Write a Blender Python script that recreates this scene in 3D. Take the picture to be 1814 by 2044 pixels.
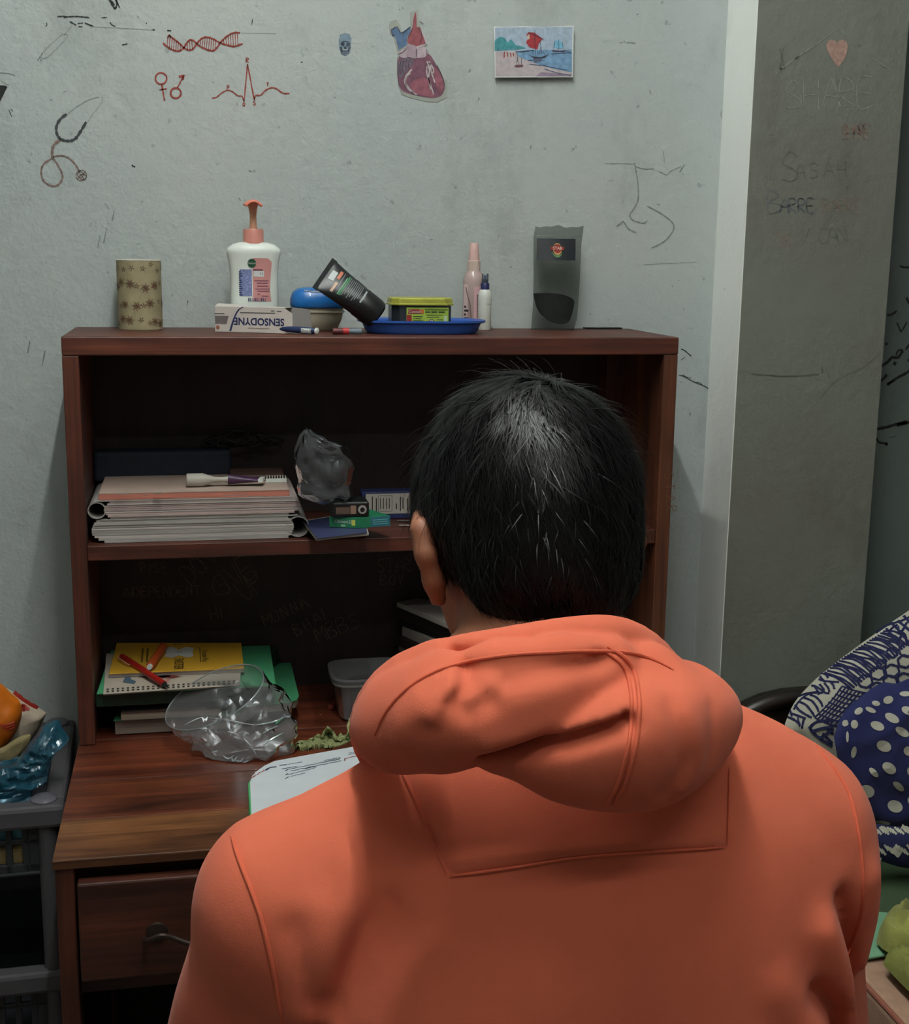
import bpy, bmesh, math, random
import numpy as np
from mathutils import Vector, Matrix, noise
from mathutils.bvhtree import BVHTree

# ------------------------------------------------------------------ scene, camera, light
for o in list(bpy.data.objects):
    bpy.data.objects.remove(o)
S = bpy.context.scene
COL = S.collection
FPX, PITCH, YAW, ROLL = 2572.44, .1964, .2009, .0141
CAM = np.array([-.2659, -1.8187, 1.4581])
FW = np.array([math.sin(YAW)*math.cos(PITCH), math.cos(YAW)*math.cos(PITCH), -math.sin(PITCH)])
_r = np.cross(FW, [0, 0, 1.]); _r /= np.linalg.norm(_r); _u = np.cross(_r, FW)
RT = math.cos(ROLL)*_r + math.sin(ROLL)*_u
UP = math.cos(ROLL)*_u - math.sin(ROLL)*_r
cd = bpy.data.cameras.new('camera'); cam = bpy.data.objects.new('camera', cd); COL.objects.link(cam)
cd.sensor_fit = 'HORIZONTAL'; cd.sensor_width = 36; cd.lens = FPX/1814*36; cd.clip_start = .02
m4 = Matrix.Identity(4)
for i in range(3):
    m4[i][0], m4[i][1], m4[i][2], m4[i][3] = RT[i], UP[i], -FW[i], CAM[i]
cam.matrix_world = m4
S.camera = cam
S.view_settings.view_transform = 'Standard'; S.view_settings.look = 'None'
S.view_settings.gamma = 1; S.view_settings.exposure = 0.0
S.view_settings.use_curve_mapping = False
W = bpy.data.worlds.new('world'); S.world = W; W.use_nodes = True
W.node_tree.nodes['Background'].inputs[0].default_value = (.6, .75, 1, 1)
W.node_tree.nodes['Background'].inputs[1].default_value = .05
TUBE_LOC = (-.16, -.86, 2.62); TUBE_POWER = 172.0; FILL_TUBE_LOC = (.10, -1.95, 2.60); FILL_TUBE_POWER = 40.0; TUBE_COL = (.97, 1.0, .95)

# ------------------------------------------------------------------ pixel -> place
def ray(u, v): return FW + RT*(u-907)/FPX + UP*(1022-v)/FPX
def atY(u, v, Y): d = ray(u, v); return CAM + d*(Y-CAM[1])/d[1]
def atX(u, v, X): d = ray(u, v); return CAM + d*(X-CAM[0])/d[0]
def atZ(u, v, Z): d = ray(u, v); return CAM + d*(Z-CAM[2])/d[2]

# ------------------------------------------------------------------ materials
_M = {}
def nd(nt, t, **kw):
    n = nt.nodes.new(t)
    for k, v in kw.items(): setattr(n, k, v)
    return n
def rgb(h):                      # sRGB 0-255 tuple -> linear
    return tuple((c/255/12.92 if c/255 <= .04045 else ((c/255+.055)/1.055)**2.4) for c in h)
def mat(name, col, rough=.6, var=.12, scale=30, bump=0., bscale=120, metal=0., trans=0., alpha=1., spec=.5, sheen=0., stretch=(1, 1, 1), sss=0., coat=0., ior=1.45, detail=4):
    """principled material with a noise-varied colour (sRGB 0-255) and an optional noise bump"""
    if name in _M: return _M[name]
    m = bpy.data.materials.new(name); m.use_nodes = True; nt = m.node_tree
    b = nt.nodes['Principled BSDF']; L = nt.links.new
    tc = nd(nt, 'ShaderNodeTexCoord'); mp = nd(nt, 'ShaderNodeMapping'); mp.inputs['Scale'].default_value = stretch
    L(tc.outputs['Object'], mp.inputs['Vector'])
    nz = nd(nt, 'ShaderNodeTexNoise'); nz.inputs['Scale'].default_value = scale; nz.inputs['Detail'].default_value = detail
    L(mp.outputs[0], nz.inputs['Vector'])
    c = rgb(col)
    rp = nd(nt, 'ShaderNodeValToRGB')
    rp.color_ramp.elements[0].position = .3; rp.color_ramp.elements[1].position = .7
    rp.color_ramp.elements[0].color = tuple(max(0, x*(1-var)) for x in c)+(1,)
    rp.color_ramp.elements[1].color = tuple(min(1, x*(1+var)) for x in c)+(1,)
    L(nz.outputs[0], rp.inputs[0]); L(rp.outputs[0], b.inputs['Base Color'])
    b.inputs['Roughness'].default_value = rough; b.inputs['Metallic'].default_value = metal
    b.inputs['Transmission Weight'].default_value = trans; b.inputs['Alpha'].default_value = alpha
    b.inputs['Specular IOR Level'].default_value = spec; b.inputs['Sheen Weight'].default_value = sheen
    b.inputs['Coat Weight'].default_value = coat; b.inputs['IOR'].default_value = ior
    if sss: b.inputs['Subsurface Weight'].default_value = sss; b.inputs['Subsurface Radius'].default_value = (.012, .004, .002)
    if bump:
        n2 = nd(nt, 'ShaderNodeTexNoise'); n2.inputs['Scale'].default_value = bscale; n2.inputs['Detail'].default_value = 5
        L(mp.outputs[0], n2.inputs['Vector'])
        bp = nd(nt, 'ShaderNodeBump'); bp.inputs['Strength'].default_value = bump; bp.inputs['Distance'].default_value = .002
        L(n2.outputs[0], bp.inputs['Height']); L(bp.outputs[0], b.inputs['Normal'])
    _M[name] = m; return m
def film(name, col, opac=.25, rough=.18, gloss=.35):
    """thin plastic film: transparent + white haze + gloss"""
    if name in _M: return _M[name]
    m = bpy.data.materials.new(name); m.use_nodes = True; nt = m.node_tree; L = nt.links.new
    nt.nodes.remove(nt.nodes['Principled BSDF']); out = nt.nodes['Material Output']
    c = rgb(col)
    tr = nd(nt, 'ShaderNodeBsdfTransparent'); tr.inputs[0].default_value = tuple(.5+.5*x for x in c)+(1,)
    df = nd(nt, 'ShaderNodeBsdfDiffuse'); df.inputs[0].default_value = c+(1,)
    tl = nd(nt, 'ShaderNodeBsdfTranslucent'); tl.inputs[0].default_value = c+(1,)
    gl = nd(nt, 'ShaderNodeBsdfGlossy'); gl.inputs['Roughness'].default_value = rough; gl.inputs[0].default_value = (.9, .95, 1, 1)
    m0 = nd(nt, 'ShaderNodeMixShader'); m0.inputs[0].default_value = .4; L(df.outputs[0], m0.inputs[1]); L(tl.outputs[0], m0.inputs[2])
    m1 = nd(nt, 'ShaderNodeMixShader'); m1.inputs[0].default_value = opac; L(tr.outputs[0], m1.inputs[1]); L(m0.outputs[0], m1.inputs[2])
    fr = nd(nt, 'ShaderNodeLayerWeight'); fr.inputs[0].default_value = gloss
    m2 = nd(nt, 'ShaderNodeMixShader'); L(fr.outputs['Fresnel'], m2.inputs[0]); L(m1.outputs[0], m2.inputs[1]); L(gl.outputs[0], m2.inputs[2])
    L(m2.outputs[0], out.inputs[0]); _M[name] = m; return m
def wood(name, dark, mid, light, axis='X', rough=.45, coat=.1, k=1.0, seed=0., knots=0.):
    if name in _M: return _M[name]
    m = bpy.data.materials.new(name); m.use_nodes = True; nt = m.node_tree; L = nt.links.new
    b = nt.nodes['Principled BSDF']
    tc = nd(nt, 'ShaderNodeTexCoord'); mp = nd(nt, 'ShaderNodeMapping')
    st = {'X': (2.2, 26, 26), 'Y': (26, 2.2, 26), 'Z': (26, 26, 2.2)}[axis]
    mp.inputs['Scale'].default_value = tuple(s*k for s in st); mp.inputs['Location'].default_value = (seed, seed*1.7, seed*.6)
    L(tc.outputs['Object'], mp.inputs['Vector'])
    n1 = nd(nt, 'ShaderNodeTexNoise'); n1.inputs['Scale'].default_value = 1.0; n1.inputs['Detail'].default_value = 7; n1.inputs['Roughness'].default_value = .62; n1.inputs['Distortion'].default_value = .7
    L(mp.outputs[0], n1.inputs['Vector'])
    rp = nd(nt, 'ShaderNodeValToRGB'); e = rp.color_ramp.elements
    e[0].position = .28; e[0].color = rgb(dark)+(1,); e[1].position = .75; e[1].color = rgb(light)+(1,)
    x = e.new(.5); x.color = rgb(mid)+(1,)
    L(n1.outputs[0], rp.inputs[0])
    mp2 = nd(nt, 'ShaderNodeMapping'); mp2.inputs['Scale'].default_value = tuple(s*k*7 if s > 3 else s*k*2 for s in st)
    L(tc.outputs['Object'], mp2.inputs['Vector'])
    n2 = nd(nt, 'ShaderNodeTexNoise'); n2.inputs['Scale'].default_value = 1.0; n2.inputs['Detail'].default_value = 4
    L(mp2.outputs[0], n2.inputs['Vector'])
    n3 = nd(nt, 'ShaderNodeTexNoise'); n3.inputs['Scale'].default_value = 9; n3.inputs['Detail'].default_value = 5
    L(tc.outputs['Object'], n3.inputs['Vector'])
    mr3 = nd(nt, 'ShaderNodeMapRange'); mr3.inputs[1].default_value = .35; mr3.inputs[2].default_value = .7; mr3.inputs[3].default_value = 1.12; mr3.inputs[4].default_value = .72-.3*knots
    L(n3.outputs[0], mr3.inputs[0])
    mr = nd(nt, 'ShaderNodeMapRange'); mr.inputs[1].default_value = .3; mr.inputs[2].default_value = .62; mr.inputs[3].default_value = .62; mr.inputs[4].default_value = 1.08
    L(n2.outputs[0], mr.inputs[0])
    mu = nd(nt, 'ShaderNodeMath', operation='MULTIPLY'); L(mr.outputs[0], mu.inputs[0]); L(mr3.outputs[0], mu.inputs[1])
    mx = nd(nt, 'ShaderNodeMix', data_type='RGBA', blend_type='MULTIPLY'); mx.inputs[0].default_value = 1
    L(rp.outputs[0], mx.inputs[6]); L(mu.outputs[0], mx.inputs[7]); L(mx.outputs[2], b.inputs['Base Color'])
    b.inputs['Roughness'].default_value = rough; b.inputs['Coat Weight'].default_value = coat; b.inputs['Coat Roughness'].default_value = .3
    bp = nd(nt, 'ShaderNodeBump'); bp.inputs['Strength'].default_value = .35; bp.inputs['Distance'].default_value = .001
    L(n2.outputs[0], bp.inputs['Height']); L(bp.outputs[0], b.inputs['Normal'])
    _M[name] = m; return m
def plaster(name, col, col2, dirt=(70, 74, 70), bump=.5, dirtamt=.35):
    if name in _M: return _M[name]
    m = bpy.data.materials.new(name); m.use_nodes = True; nt = m.node_tree; L = nt.links.new
    b = nt.nodes['Principled BSDF']; b.inputs['Roughness'].default_value = .62; b.inputs['Specular IOR Level'].default_value = .35
    tc = nd(nt, 'ShaderNodeTexCoord')
    def nz(sc, det=4, ro=.5, st=None):
        n = nd(nt, 'ShaderNodeTexNoise'); n.inputs['Scale'].default_value = sc; n.inputs['Detail'].default_value = det; n.inputs['Roughness'].default_value = ro
        if st:
            mp = nd(nt, 'ShaderNodeMapping'); mp.inputs['Scale'].default_value = st; L(tc.outputs['Object'], mp.inputs[0]); L(mp.outputs[0], n.inputs['Vector'])
        else: L(tc.outputs['Object'], n.inputs['Vector'])
        return n
    n1 = nz(2.2, 5)
    r1 = nd(nt, 'ShaderNodeValToRGB'); r1.color_ramp.elements[0].position = .35; r1.color_ramp.elements[1].position = .65
    r1.color_ramp.elements[0].color = rgb(col)+(1,); r1.color_ramp.elements[1].color = rgb(col2)+(1,)
    L(n1.outputs[0], r1.inputs[0])
    n2 = nz(7, 8, .68, (1, 1, .45)); r2 = nd(nt, 'ShaderNodeMapRange'); r2.inputs[1].default_value = .54; r2.inputs[2].default_value = .78; r2.inputs[3].default_value = 0; r2.inputs[4].default_value = dirtamt
    L(n2.outputs[0], r2.inputs[0])
    mx = nd(nt, 'ShaderNodeMix', data_type='RGBA'); L(r2.outputs[0], mx.inputs[0]); L(r1.outputs[0], mx.inputs[6]); mx.inputs[7].default_value = rgb(dirt)+(1,)
    n5 = nz(60, 3, .5); r5 = nd(nt, 'ShaderNodeMapRange'); r5.inputs[1].default_value = .70; r5.inputs[2].default_value = .76; r5.inputs[3].default_value = 0; r5.inputs[4].default_value = .35
    L(n5.outputs[0], r5.inputs[0])
    mx2 = nd(nt, 'ShaderNodeMix', data_type='RGBA'); L(r5.outputs[0], mx2.inputs[0]); L(mx.outputs[2], mx2.inputs[6]); mx2.inputs[7].default_value = rgb(tuple(c*.6 for c in dirt))+(1,)
    L(mx2.outputs[2], b.inputs['Base Color'])
    n3 = nz(55, 6, .55); n4 = nz(210, 3, .5)
    ad = nd(nt, 'ShaderNodeMath', operation='MULTIPLY_ADD'); ad.inputs[1].default_value = .35; L(n4.outputs[0], ad.inputs[0]); L(n3.outputs[0], ad.inputs[2])
    bp = nd(nt, 'ShaderNodeBump'); bp.inputs['Strength'].default_value = bump; bp.inputs['Distance'].default_value = .0035
    L(ad.outputs[0], bp.inputs['Height']); L(bp.outputs[0], b.inputs['Normal'])
    _M[name] = m; return m

# ------------------------------------------------------------------ mesh building
class MB:
    def __init__(s): s.v = []; s.f = []
    def add(s, verts, faces):
        n = len(s.v); s.v += [tuple(float(c) for c in p) for p in verts]; s.f += [tuple(i+n for i in f) for f in faces]; return s
    def box(s, lo, hi, rz=0., piv=None, mtx=None):
        (a, b, c), (d, e, f) = lo, hi
        V = [(a, b, c), (d, b, c), (d, e, c), (a, e, c), (a, b, f), (d, b, f), (d, e, f), (a, e, f)]
        if rz:
            px, py = piv[:2] if piv is not None else ((a+d)/2, (b+e)/2); cs, sn = math.cos(rz), math.sin(rz)
            V = [(px+(x-px)*cs-(y-py)*sn, py+(x-px)*sn+(y-py)*cs, z) for x, y, z in V]
        if mtx is not None: V = [tuple(mtx @ Vector(p)) for p in V]
        return s.add(V, [(0, 3, 2, 1), (4, 5, 6, 7), (0, 1, 5, 4), (1, 2, 6, 5), (2, 3, 7, 6), (3, 0, 4, 7)])
    def lathe(s, prof, c, n=32, sx=1., sy=1., power=2.0, mtx=None, cap=True):
        """prof: list of (r, z); optional superellipse section"""
        V = []; F = []
        for r, z in prof:
            for k in range(n):
                t = 2*math.pi*k/n; cx, cy = math.cos(t), math.sin(t)
                q = (abs(cx)**power+abs(cy)**power)**(-1/power)
                V.append((c[0]+r*sx*cx*q, c[1]+r*sy*cy*q, c[2]+z))
        for i in range(len(prof)-1):
            for k in range(n):
                a, b = i*n+k, i*n+(k+1) % n; F.append((a, b, b+n, a+n))
        if cap:
            F.append(tuple(range(n-1, -1, -1))); F.append(tuple(range((len(prof)-1)*n, len(prof)*n)))
        if mtx is not None: V = [tuple(mtx @ Vector(p)) for p in V]
        return s.add(V, F)
    def tube(s, pts, r, n=10, cap=True, closed=False):
        pts = [Vector(tuple(float(c) for c in p)) for p in pts]; m = len(pts); V = []; F = []
        rr = r if hasattr(r, '__len__') else [r]*m
        nrm = None
        for i, p in enumerate(pts):
            t = (pts[(i+1) % m]-pts[i-1]) if closed else (pts[min(i+1, m-1)]-pts[max(i-1, 0)])
            t = t.normalized() if t.length > 1e-9 else Vector((0, 0, 1))
            if nrm is None: nrm = t.orthogonal().normalized()
            nrm = (nrm - t*nrm.dot(t)); nrm = nrm.normalized() if nrm.length > 1e-6 else t.orthogonal().normalized()
            bn = t.cross(nrm)
            for k in range(n):
                a = 2*math.pi*k/n; V.append(p+(nrm*math.cos(a)+bn*math.sin(a))*rr[i])
        for i in range(m if closed else m-1):
            for k in range(n):
                a, b = i*n+k, i*n+(k+1) % n; c_, d = ((i+1) % m)*n+(k+1) % n, ((i+1) % m)*n+k; F.append((a, b, c_, d))
        if cap and not closed: F.append(tuple(range(n-1, -1, -1))); F.append(tuple(range((m-1)*n, m*n)))
        return s.add(V, F)
    def prism(s, poly, fn0, fn1):
        """poly of 2-D points, fn0/fn1 place each point on the two faces"""
        n = len(poly); V = [fn0(*p) for p in poly]+[fn1(*p) for p in poly]
        F = [tuple(range(n)), tuple(range(2*n-1, n-1, -1))]+[(i, i+n, (i+1) % n+n, (i+1) % n) for i in range(n)]
        return s.add(V, F)
    def grid(s, fn, nu, nv, closed_u=False):
        V = [fn(i/(nu if closed_u else nu-1), j/(nv-1)) for j in range(nv) for i in range(nu)]; F = []
        for j in range(nv-1):
            for i in range(nu if closed_u else nu-1):
                a, b = j*nu+i, j*nu+(i+1) % nu; F.append((a, b, b+nu, a+nu))
        return s.add(V, F)
    def ribbon(s, pts, w, nrm=(0, -1, 0), wob=0.):
        """flat stroke of width w along points; nrm faces the viewer side"""
        pts = [Vector(tuple(float(c) for c in p)) for p in pts]; N = Vector(nrm); m = len(pts); V = []
        for i, p in enumerate(pts):
            t = pts[min(i+1, m-1)]-pts[max(i-1, 0)]
            sd = t.cross(N); sd = sd.normalized() if sd.length > 1e-9 else Vector((1, 0, 0))
            ww = w*(1+wob*math.sin(i*1.7+p.x*90)+(wob*.6)*math.sin(i*3.1)); V += [p-sd*ww/2, p+sd*ww/2]
        return s.add(V, [(2*i, 2*i+1, 2*i+3, 2*i+2) for i in range(m-1)])
    def mesh(s, name, off=(0, 0, 0), recalc=True):
        me = bpy.data.meshes.new(name)
        me.from_pydata([(x-off[0], y-off[1], z-off[2]) for x, y, z in s.v], [], s.f)
        if recalc:
            bm = bmesh.new(); bm.from_mesh(me); bmesh.ops.recalc_face_normals(bm, faces=bm.faces); bm.to_mesh(me); bm.free()
        me.update(); return me
def smooth(me, ang=40):
    me.polygons.foreach_set('use_smooth', [True]*len(me.polygons))
    try: me.set_sharp_from_angle(angle=math.radians(ang))
    except Exception: pass
def base_of(v):
    a = np.array(v); lo, hi = a.min(0), a.max(0); return (float((lo[0]+hi[0])/2), float((lo[1]+hi[1])/2), float(lo[2]))
def rootloc(p):
    while p.parent: p = p.parent
    return tuple(p.location)
def obj(name, mb, m, parent=None, sm=False, bevel=0., ang=40, bseg=2, recalc=True):
    """link one mesh object; world-space vertices are stored relative to the thing's base"""
    off = rootloc(parent) if parent else base_of(mb.v)
    me = mb.mesh(name, off, recalc); o = bpy.data.objects.new(name, me); COL.objects.link(o)
    if parent: o.parent = parent
    else: o.location = off
    me.materials.append(m)
    if sm: smooth(me, ang)
    if bevel:
        b = o.modifiers.new('bevel', 'BEVEL'); b.width = bevel; b.segments = bseg; b.limit_method = 'ANGLE'; b.angle_limit = math.radians(40)
    return o
def meshobj(name, me, m, parent=None, loc=(0, 0, 0)):
    o = bpy.data.objects.new(name, me); COL.objects.link(o); me.materials.append(m)
    if parent: o.parent = parent
    else: o.location = loc
    return o
def thing(name, label, cat, loc, group=None):
    o = bpy.data.objects.new(name, None); COL.objects.link(o); o.location = tuple(float(c) for c in loc); o.empty_display_size = .02
    return tag(o, label, cat, group)
def tag(o, label, cat=None, group=None):
    o['label'] = label
    if cat: o['category'] = cat
    if group: o['group'] = group
    return o
def struct(name, mb, m, **k):
    o = obj(name, mb, m, **k); o['kind'] = 'structure'; return o
def frame(o, x, y):
    """matrix with origin o, x axis x, y axis y (made square), z = x cross y"""
    x = Vector(x).normalized(); y = Vector(y); z = x.cross(y).normalized(); y = z.cross(x)
    M = Matrix.Identity(4)
    for i in range(3): M[i][0], M[i][1], M[i][2], M[i][3] = x[i], y[i], z[i], float(o[i])
    return M
def text(s, size, M, m, parent, name='lettering', align='CENTER', ext=.0, sx=1., bold=0.):
    """lettering in the built-in font as a flat mesh; M places its xy plane"""
    cu = bpy.data.curves.new('t', 'FONT'); cu.body = s; cu.size = size; cu.align_x = align; cu.align_y = 'CENTER'; cu.extrude = ext; cu.resolution_u = 3; cu.offset = bold
    to = bpy.data.objects.new('t', cu); COL.objects.link(to)
    dg = bpy.context.evaluated_depsgraph_get(); me = bpy.data.meshes.new_from_object(to.evaluated_get(dg))
    bpy.data.objects.remove(to); bpy.data.curves.remove(cu)
    off = Vector(rootloc(parent))
    for v in me.vertices:
        q = Vector(tuple(float(c) for c in M(v.co.x*sx, v.co.y))) if callable(M) else M @ Vector((v.co.x*sx, v.co.y, v.co.z)); v.co = q-off
    me.name = name; me.materials.clear(); return meshobj(name, me, m, parent)
def crom(P, n):
    """Catmull-Rom through points, n samples per span"""
    P = [np.array(p, float) for p in P]; out = []
    for i in range(len(P)-1):
        a, b, c, d = P[max(i-1, 0)], P[i], P[i+1], P[min(i+2, len(P)-1)]
        for k in range(n):
            t = k/n; out.append(.5*((2*b)+(c-a)*t+(2*a-5*b+4*c-d)*t*t+(-a+3*b-3*c+d)*t**3))
    out.append(P[-1]); return out
# simple single-stroke capitals for hand writing (unit box 0..1)
GL = {'A': [[(0, 0), (.4, 1), (.8, 0)], [(.17, .4), (.65, .42)]], 'B': [[(0, 0), (0, 1), (.5, .95), (.55, .7), (0, .53), (.6, .4), (.6, .1), (0, 0)]],
 'C': [[(.7, .9), (.4, 1), (.05, .6), (.1, .15), (.45, 0), (.7, .12)]], 'D': [[(0, 0), (0, 1), (.5, .85), (.65, .45), (.4, .05), (0, 0)]],
 'E': [[(.6, 1), (0, 1), (0, 0), (.6, 0)], [(0, .5), (.5, .52)]], 'F': [[(.6, 1), (0, .97), (0, 0)], [(0, .5), (.5, .52)]],
 'G': [[(.7, .85), (.4, 1), (.05, .6), (.1, .15), (.5, 0), (.7, .2), (.7, .45), (.4, .45)]], 'H': [[(0, 0), (0, 1)], [(.6, 0), (.6, 1)], [(0, .5), (.6, .5)]],
 'I': [[(.1, 0), (.1, 1)]], 'L': [[(0, 1), (0, 0), (.5, 0)]], 'M': [[(0, 0), (.05, 1), (.4, .4), (.75, 1), (.8, 0)]], 'N': [[(0, 0), (0, 1), (.6, 0), (.6, 1)]],
 'O': [[(.35, 1), (.05, .7), (.05, .25), (.35, 0), (.65, .25), (.65, .7), (.35, 1)]], 'P': [[(0, 0), (0, 1), (.5, .95), (.55, .6), (0, .48)]],
 'R': [[(0, 0), (0, 1), (.5, .95), (.55, .65), (0, .5), (.6, 0)]], 'S': [[(.65, .85), (.35, 1), (.05, .8), (.15, .55), (.55, .42), (.6, .15), (.3, 0), (0, .12)]],
 'T': [[(0, 1), (.7, 1)], [(.35, 1), (.35, 0)]], 'U': [[(0, 1), (.02, .25), (.3, 0), (.6, .2), (.62, 1)]], 'V': [[(0, 1), (.3, 0), (.6, 1)]],
 'W': [[(0, 1), (.2, 0), (.4, .7), (.6, 0), (.8, 1)]], 'Y': [[(0, 1), (.3, .5), (.6, 1)], [(.3, .5), (.3, 0)]], 'Z': [[(0, 1), (.6, 1), (0, 0), (.6, 0)]],
 'Q': [[(.35, 1), (.05, .7), (.05, .25), (.35, 0), (.65, .25), (.65, .7), (.35, 1)], [(.4, .25), (.7, -.1)]], "'": [[(.1, 1), (.05, .75)]], '/': [[(0, 0), (.5, 1)]], ' ': [], '.': [[(.1, 0), (.15, .08)]]}
def hand(mb, s, u, v, h, adv, place, w, rot=0., jit=.06, seed=1, nrm=(0, -1, 0), grow=0.):
    """write s in strokes: u, v is the baseline start in pixels, h letter height; place(u, v) -> point"""
    rd = random.Random(seed); cs, sn = math.cos(rot), math.sin(rot); x = 0
    for ch in s:
        hh = h*(1+grow*x/(adv*max(1, len(s))))
        for st in GL.get(ch, []):
            pts = [(x+p[0]*h*.85+rd.uniform(-jit, jit)*h, p[1]*hh+rd.uniform(-jit, jit)*h) for p in st]
            pp = [(q[0], q[1]) for q in crom(pts, 3)] if len(pts) > 2 else pts
            mb.ribbon([place(u+a*cs+b*sn, v+a*sn-b*cs) for a, b in pp], w, nrm, .2)
        x += adv*(.5 if ch in "I' ." else 1)

# ------------------------------------------------------------------ implicit surfaces
def smin(a, b, k):
    h = np.clip(.5+.5*(b-a)/k, 0, 1); return b*(1-h)+a*h-k*h*(1-h)
def chain(P, pts, rad, k=.01, sq=(1, 1, 1)):
    """blended tapering capsules along points"""
    sq = np.array(sq, np.float32); Q = P*sq; D = None
    pts = [np.array(p, np.float32)*sq for p in pts]
    if len(pts) == 1: return np.linalg.norm(Q-pts[0], axis=1)-rad[0]
    for i in range(len(pts)-1):
        a, b = pts[i], pts[i+1]; ab = b-a; t = np.clip(((Q-a)@ab)/max(float(ab@ab), 1e-12), 0, 1)
        d = np.linalg.norm(Q-a-t[:, None]*ab, axis=1)-(rad[i]+(rad[i+1]-rad[i])*t)
        D = d if D is None else smin(D, d, k)
    return D
def ell(P, c, r):
    q = (P-np.array(c, np.float32))/np.array(r, np.float32); l = np.linalg.norm(q, axis=1)
    return (l-1)*min(r)
def dpoly(A, pts):
    """distance in the plane from 2-D points A to a polyline"""
    D = None
    for i in range(len(pts)-1):
        a, b = np.array(pts[i], np.float32), np.array(pts[i+1], np.float32); ab = b-a
        t = np.clip(((A-a)@ab)/max(float(ab@ab), 1e-12), 0, 1); d = np.linalg.norm(A-a-t[:, None]*ab, axis=1)
        D = d if D is None else np.minimum(D, d)
    return D
def surf(fn, lo, hi, h, C=4, relax=2):
    """surface nets over a sparse grid -> verts, quads"""
    lo = np.array(lo, float); n = (np.ceil((np.array(hi)-lo)/(h*C)).astype(int))*C+1
    cn = (n-1)//C+1
    ax = [lo[i]+np.arange(cn[i])*h*C for i in range(3)]
    G = np.stack(np.meshgrid(*ax, indexing='ij'), -1).reshape(-1, 3).astype(np.float32)
    Fc = fn(G).reshape(cn).astype(np.float32)
    idx = [np.clip((np.arange(n[i])+C//2)//C, 0, cn[i]-1) for i in range(3)]
    F = Fc[np.ix_(*idx)].copy()
    near = np.abs(F) < h*C*1.9
    I = np.argwhere(near); F[near] = fn((lo+I*h).astype(np.float32))
    sg = F < 0
    cs = np.zeros(tuple(n-1), np.uint8)
    for dx in (0, 1):
        for dy in (0, 1):
            for dz in (0, 1): cs += sg[dx:n[0]-1+dx, dy:n[1]-1+dy, dz:n[2]-1+dz]
    act = (cs > 0) & (cs < 8); cells = np.argwhere(act); vid = np.full(act.shape, -1, int); vid[act] = np.arange(len(cells))
    acc = np.zeros((len(cells), 3)); cnt = np.zeros(len(cells))
    cor = [(a, b, c) for a in (0, 1) for b in (0, 1) for c in (0, 1)]
    for a in range(8):
        for b in range(a+1, 8):
            d = np.array(cor[b])-np.array(cor[a])
            if abs(d).sum() != 1: continue
            fa = F[tuple((cells+cor[a]).T)]; fb = F[tuple((cells+cor[b]).T)]; m = (fa < 0) != (fb < 0)
            t = np.where(m, fa/np.where(m, fa-fb, 1), 0)[:, None]
            acc += np.where(m[:, None], np.array(cor[a])+t*d, 0); cnt += m
    V = lo+(cells+acc/cnt[:, None])*h
    Q = []
    for x in range(3):
        y, z = (x+1) % 3, (x+2) % 3
        s0 = [slice(1, n[i]-1) for i in range(3)]; s1 = list(s0); s0[x] = slice(0, n[x]-1); s1[x] = slice(1, n[x])
        A, B = sg[tuple(s0)], sg[tuple(s1)]
        e = np.argwhere(A != B)
        st = np.array([1, 1, 1]); st[x] = 0; inside = A[tuple(e.T)]; e = e+st
        ey = np.zeros(3, int); ey[y] = 1; ez = np.zeros(3, int); ez[z] = 1
        q = np.stack([vid[tuple((e-ey-ez).T)], vid[tuple((e-ez).T)], vid[tuple(e.T)], vid[tuple((e-ey).T)]], 1)
        q[~inside] = q[~inside][:, ::-1]; Q.append(q)
    Q = np.concatenate(Q); Q = Q[(Q >= 0).all(1)]
    for _ in range(relax):      # pull the vertices back onto the surface
        e = h*.5; f0 = fn(V.astype(np.float32)); g = np.stack([(fn((V+np.eye(3)[i]*e).astype(np.float32))-fn((V-np.eye(3)[i]*e).astype(np.float32)))/(2*e) for i in range(3)], 1)
        gl = np.maximum((g*g).sum(1), .05); V = V-np.clip((f0/gl)[:, None]*g, -h*.6, h*.6)
    return V, Q
def surfobj(name, VQ, m, parent=None, off=None):
    V, Q = VQ
    off = np.array(off if off is not None else (rootloc(parent) if parent else base_of(V)))
    me = bpy.data.meshes.new(name); me.from_pydata((V-off).tolist(), [], Q.tolist()); me.update()
    me.polygons.foreach_set('use_smooth', [True]*len(me.polygons))
    return meshobj(name, me, m, parent, tuple(off))
def bvh(V, Q): return BVHTree.FromPolygons([tuple(p) for p in V], [tuple(int(i) for i in q) for q in Q])
# ------------------------------------------------------------------ the room
YW = .229; YP = .116; XP0, XP1 = .585, .838; YR = .205; ZC = 2.75
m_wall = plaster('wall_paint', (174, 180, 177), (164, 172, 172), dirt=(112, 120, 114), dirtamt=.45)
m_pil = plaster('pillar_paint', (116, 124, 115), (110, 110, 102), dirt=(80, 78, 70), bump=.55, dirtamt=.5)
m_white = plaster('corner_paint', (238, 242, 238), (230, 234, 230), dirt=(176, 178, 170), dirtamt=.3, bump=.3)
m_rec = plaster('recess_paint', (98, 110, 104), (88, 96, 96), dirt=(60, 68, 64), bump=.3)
m_ceil = plaster('ceiling_paint', (196, 198, 194), (190, 192, 188), bump=.2)
m_floor = mat('floor_cement', (105, 92, 82), .5, .2, 8, .2, 40)
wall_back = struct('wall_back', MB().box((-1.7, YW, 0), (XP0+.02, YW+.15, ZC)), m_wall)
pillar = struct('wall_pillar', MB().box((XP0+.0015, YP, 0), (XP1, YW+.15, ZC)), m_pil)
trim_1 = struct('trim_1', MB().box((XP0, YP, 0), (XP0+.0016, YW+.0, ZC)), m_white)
wall_recess = struct('wall_recess', MB().box((XP1, YR, 0), (2.2, YW+.15, ZC)), m_rec)
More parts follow.
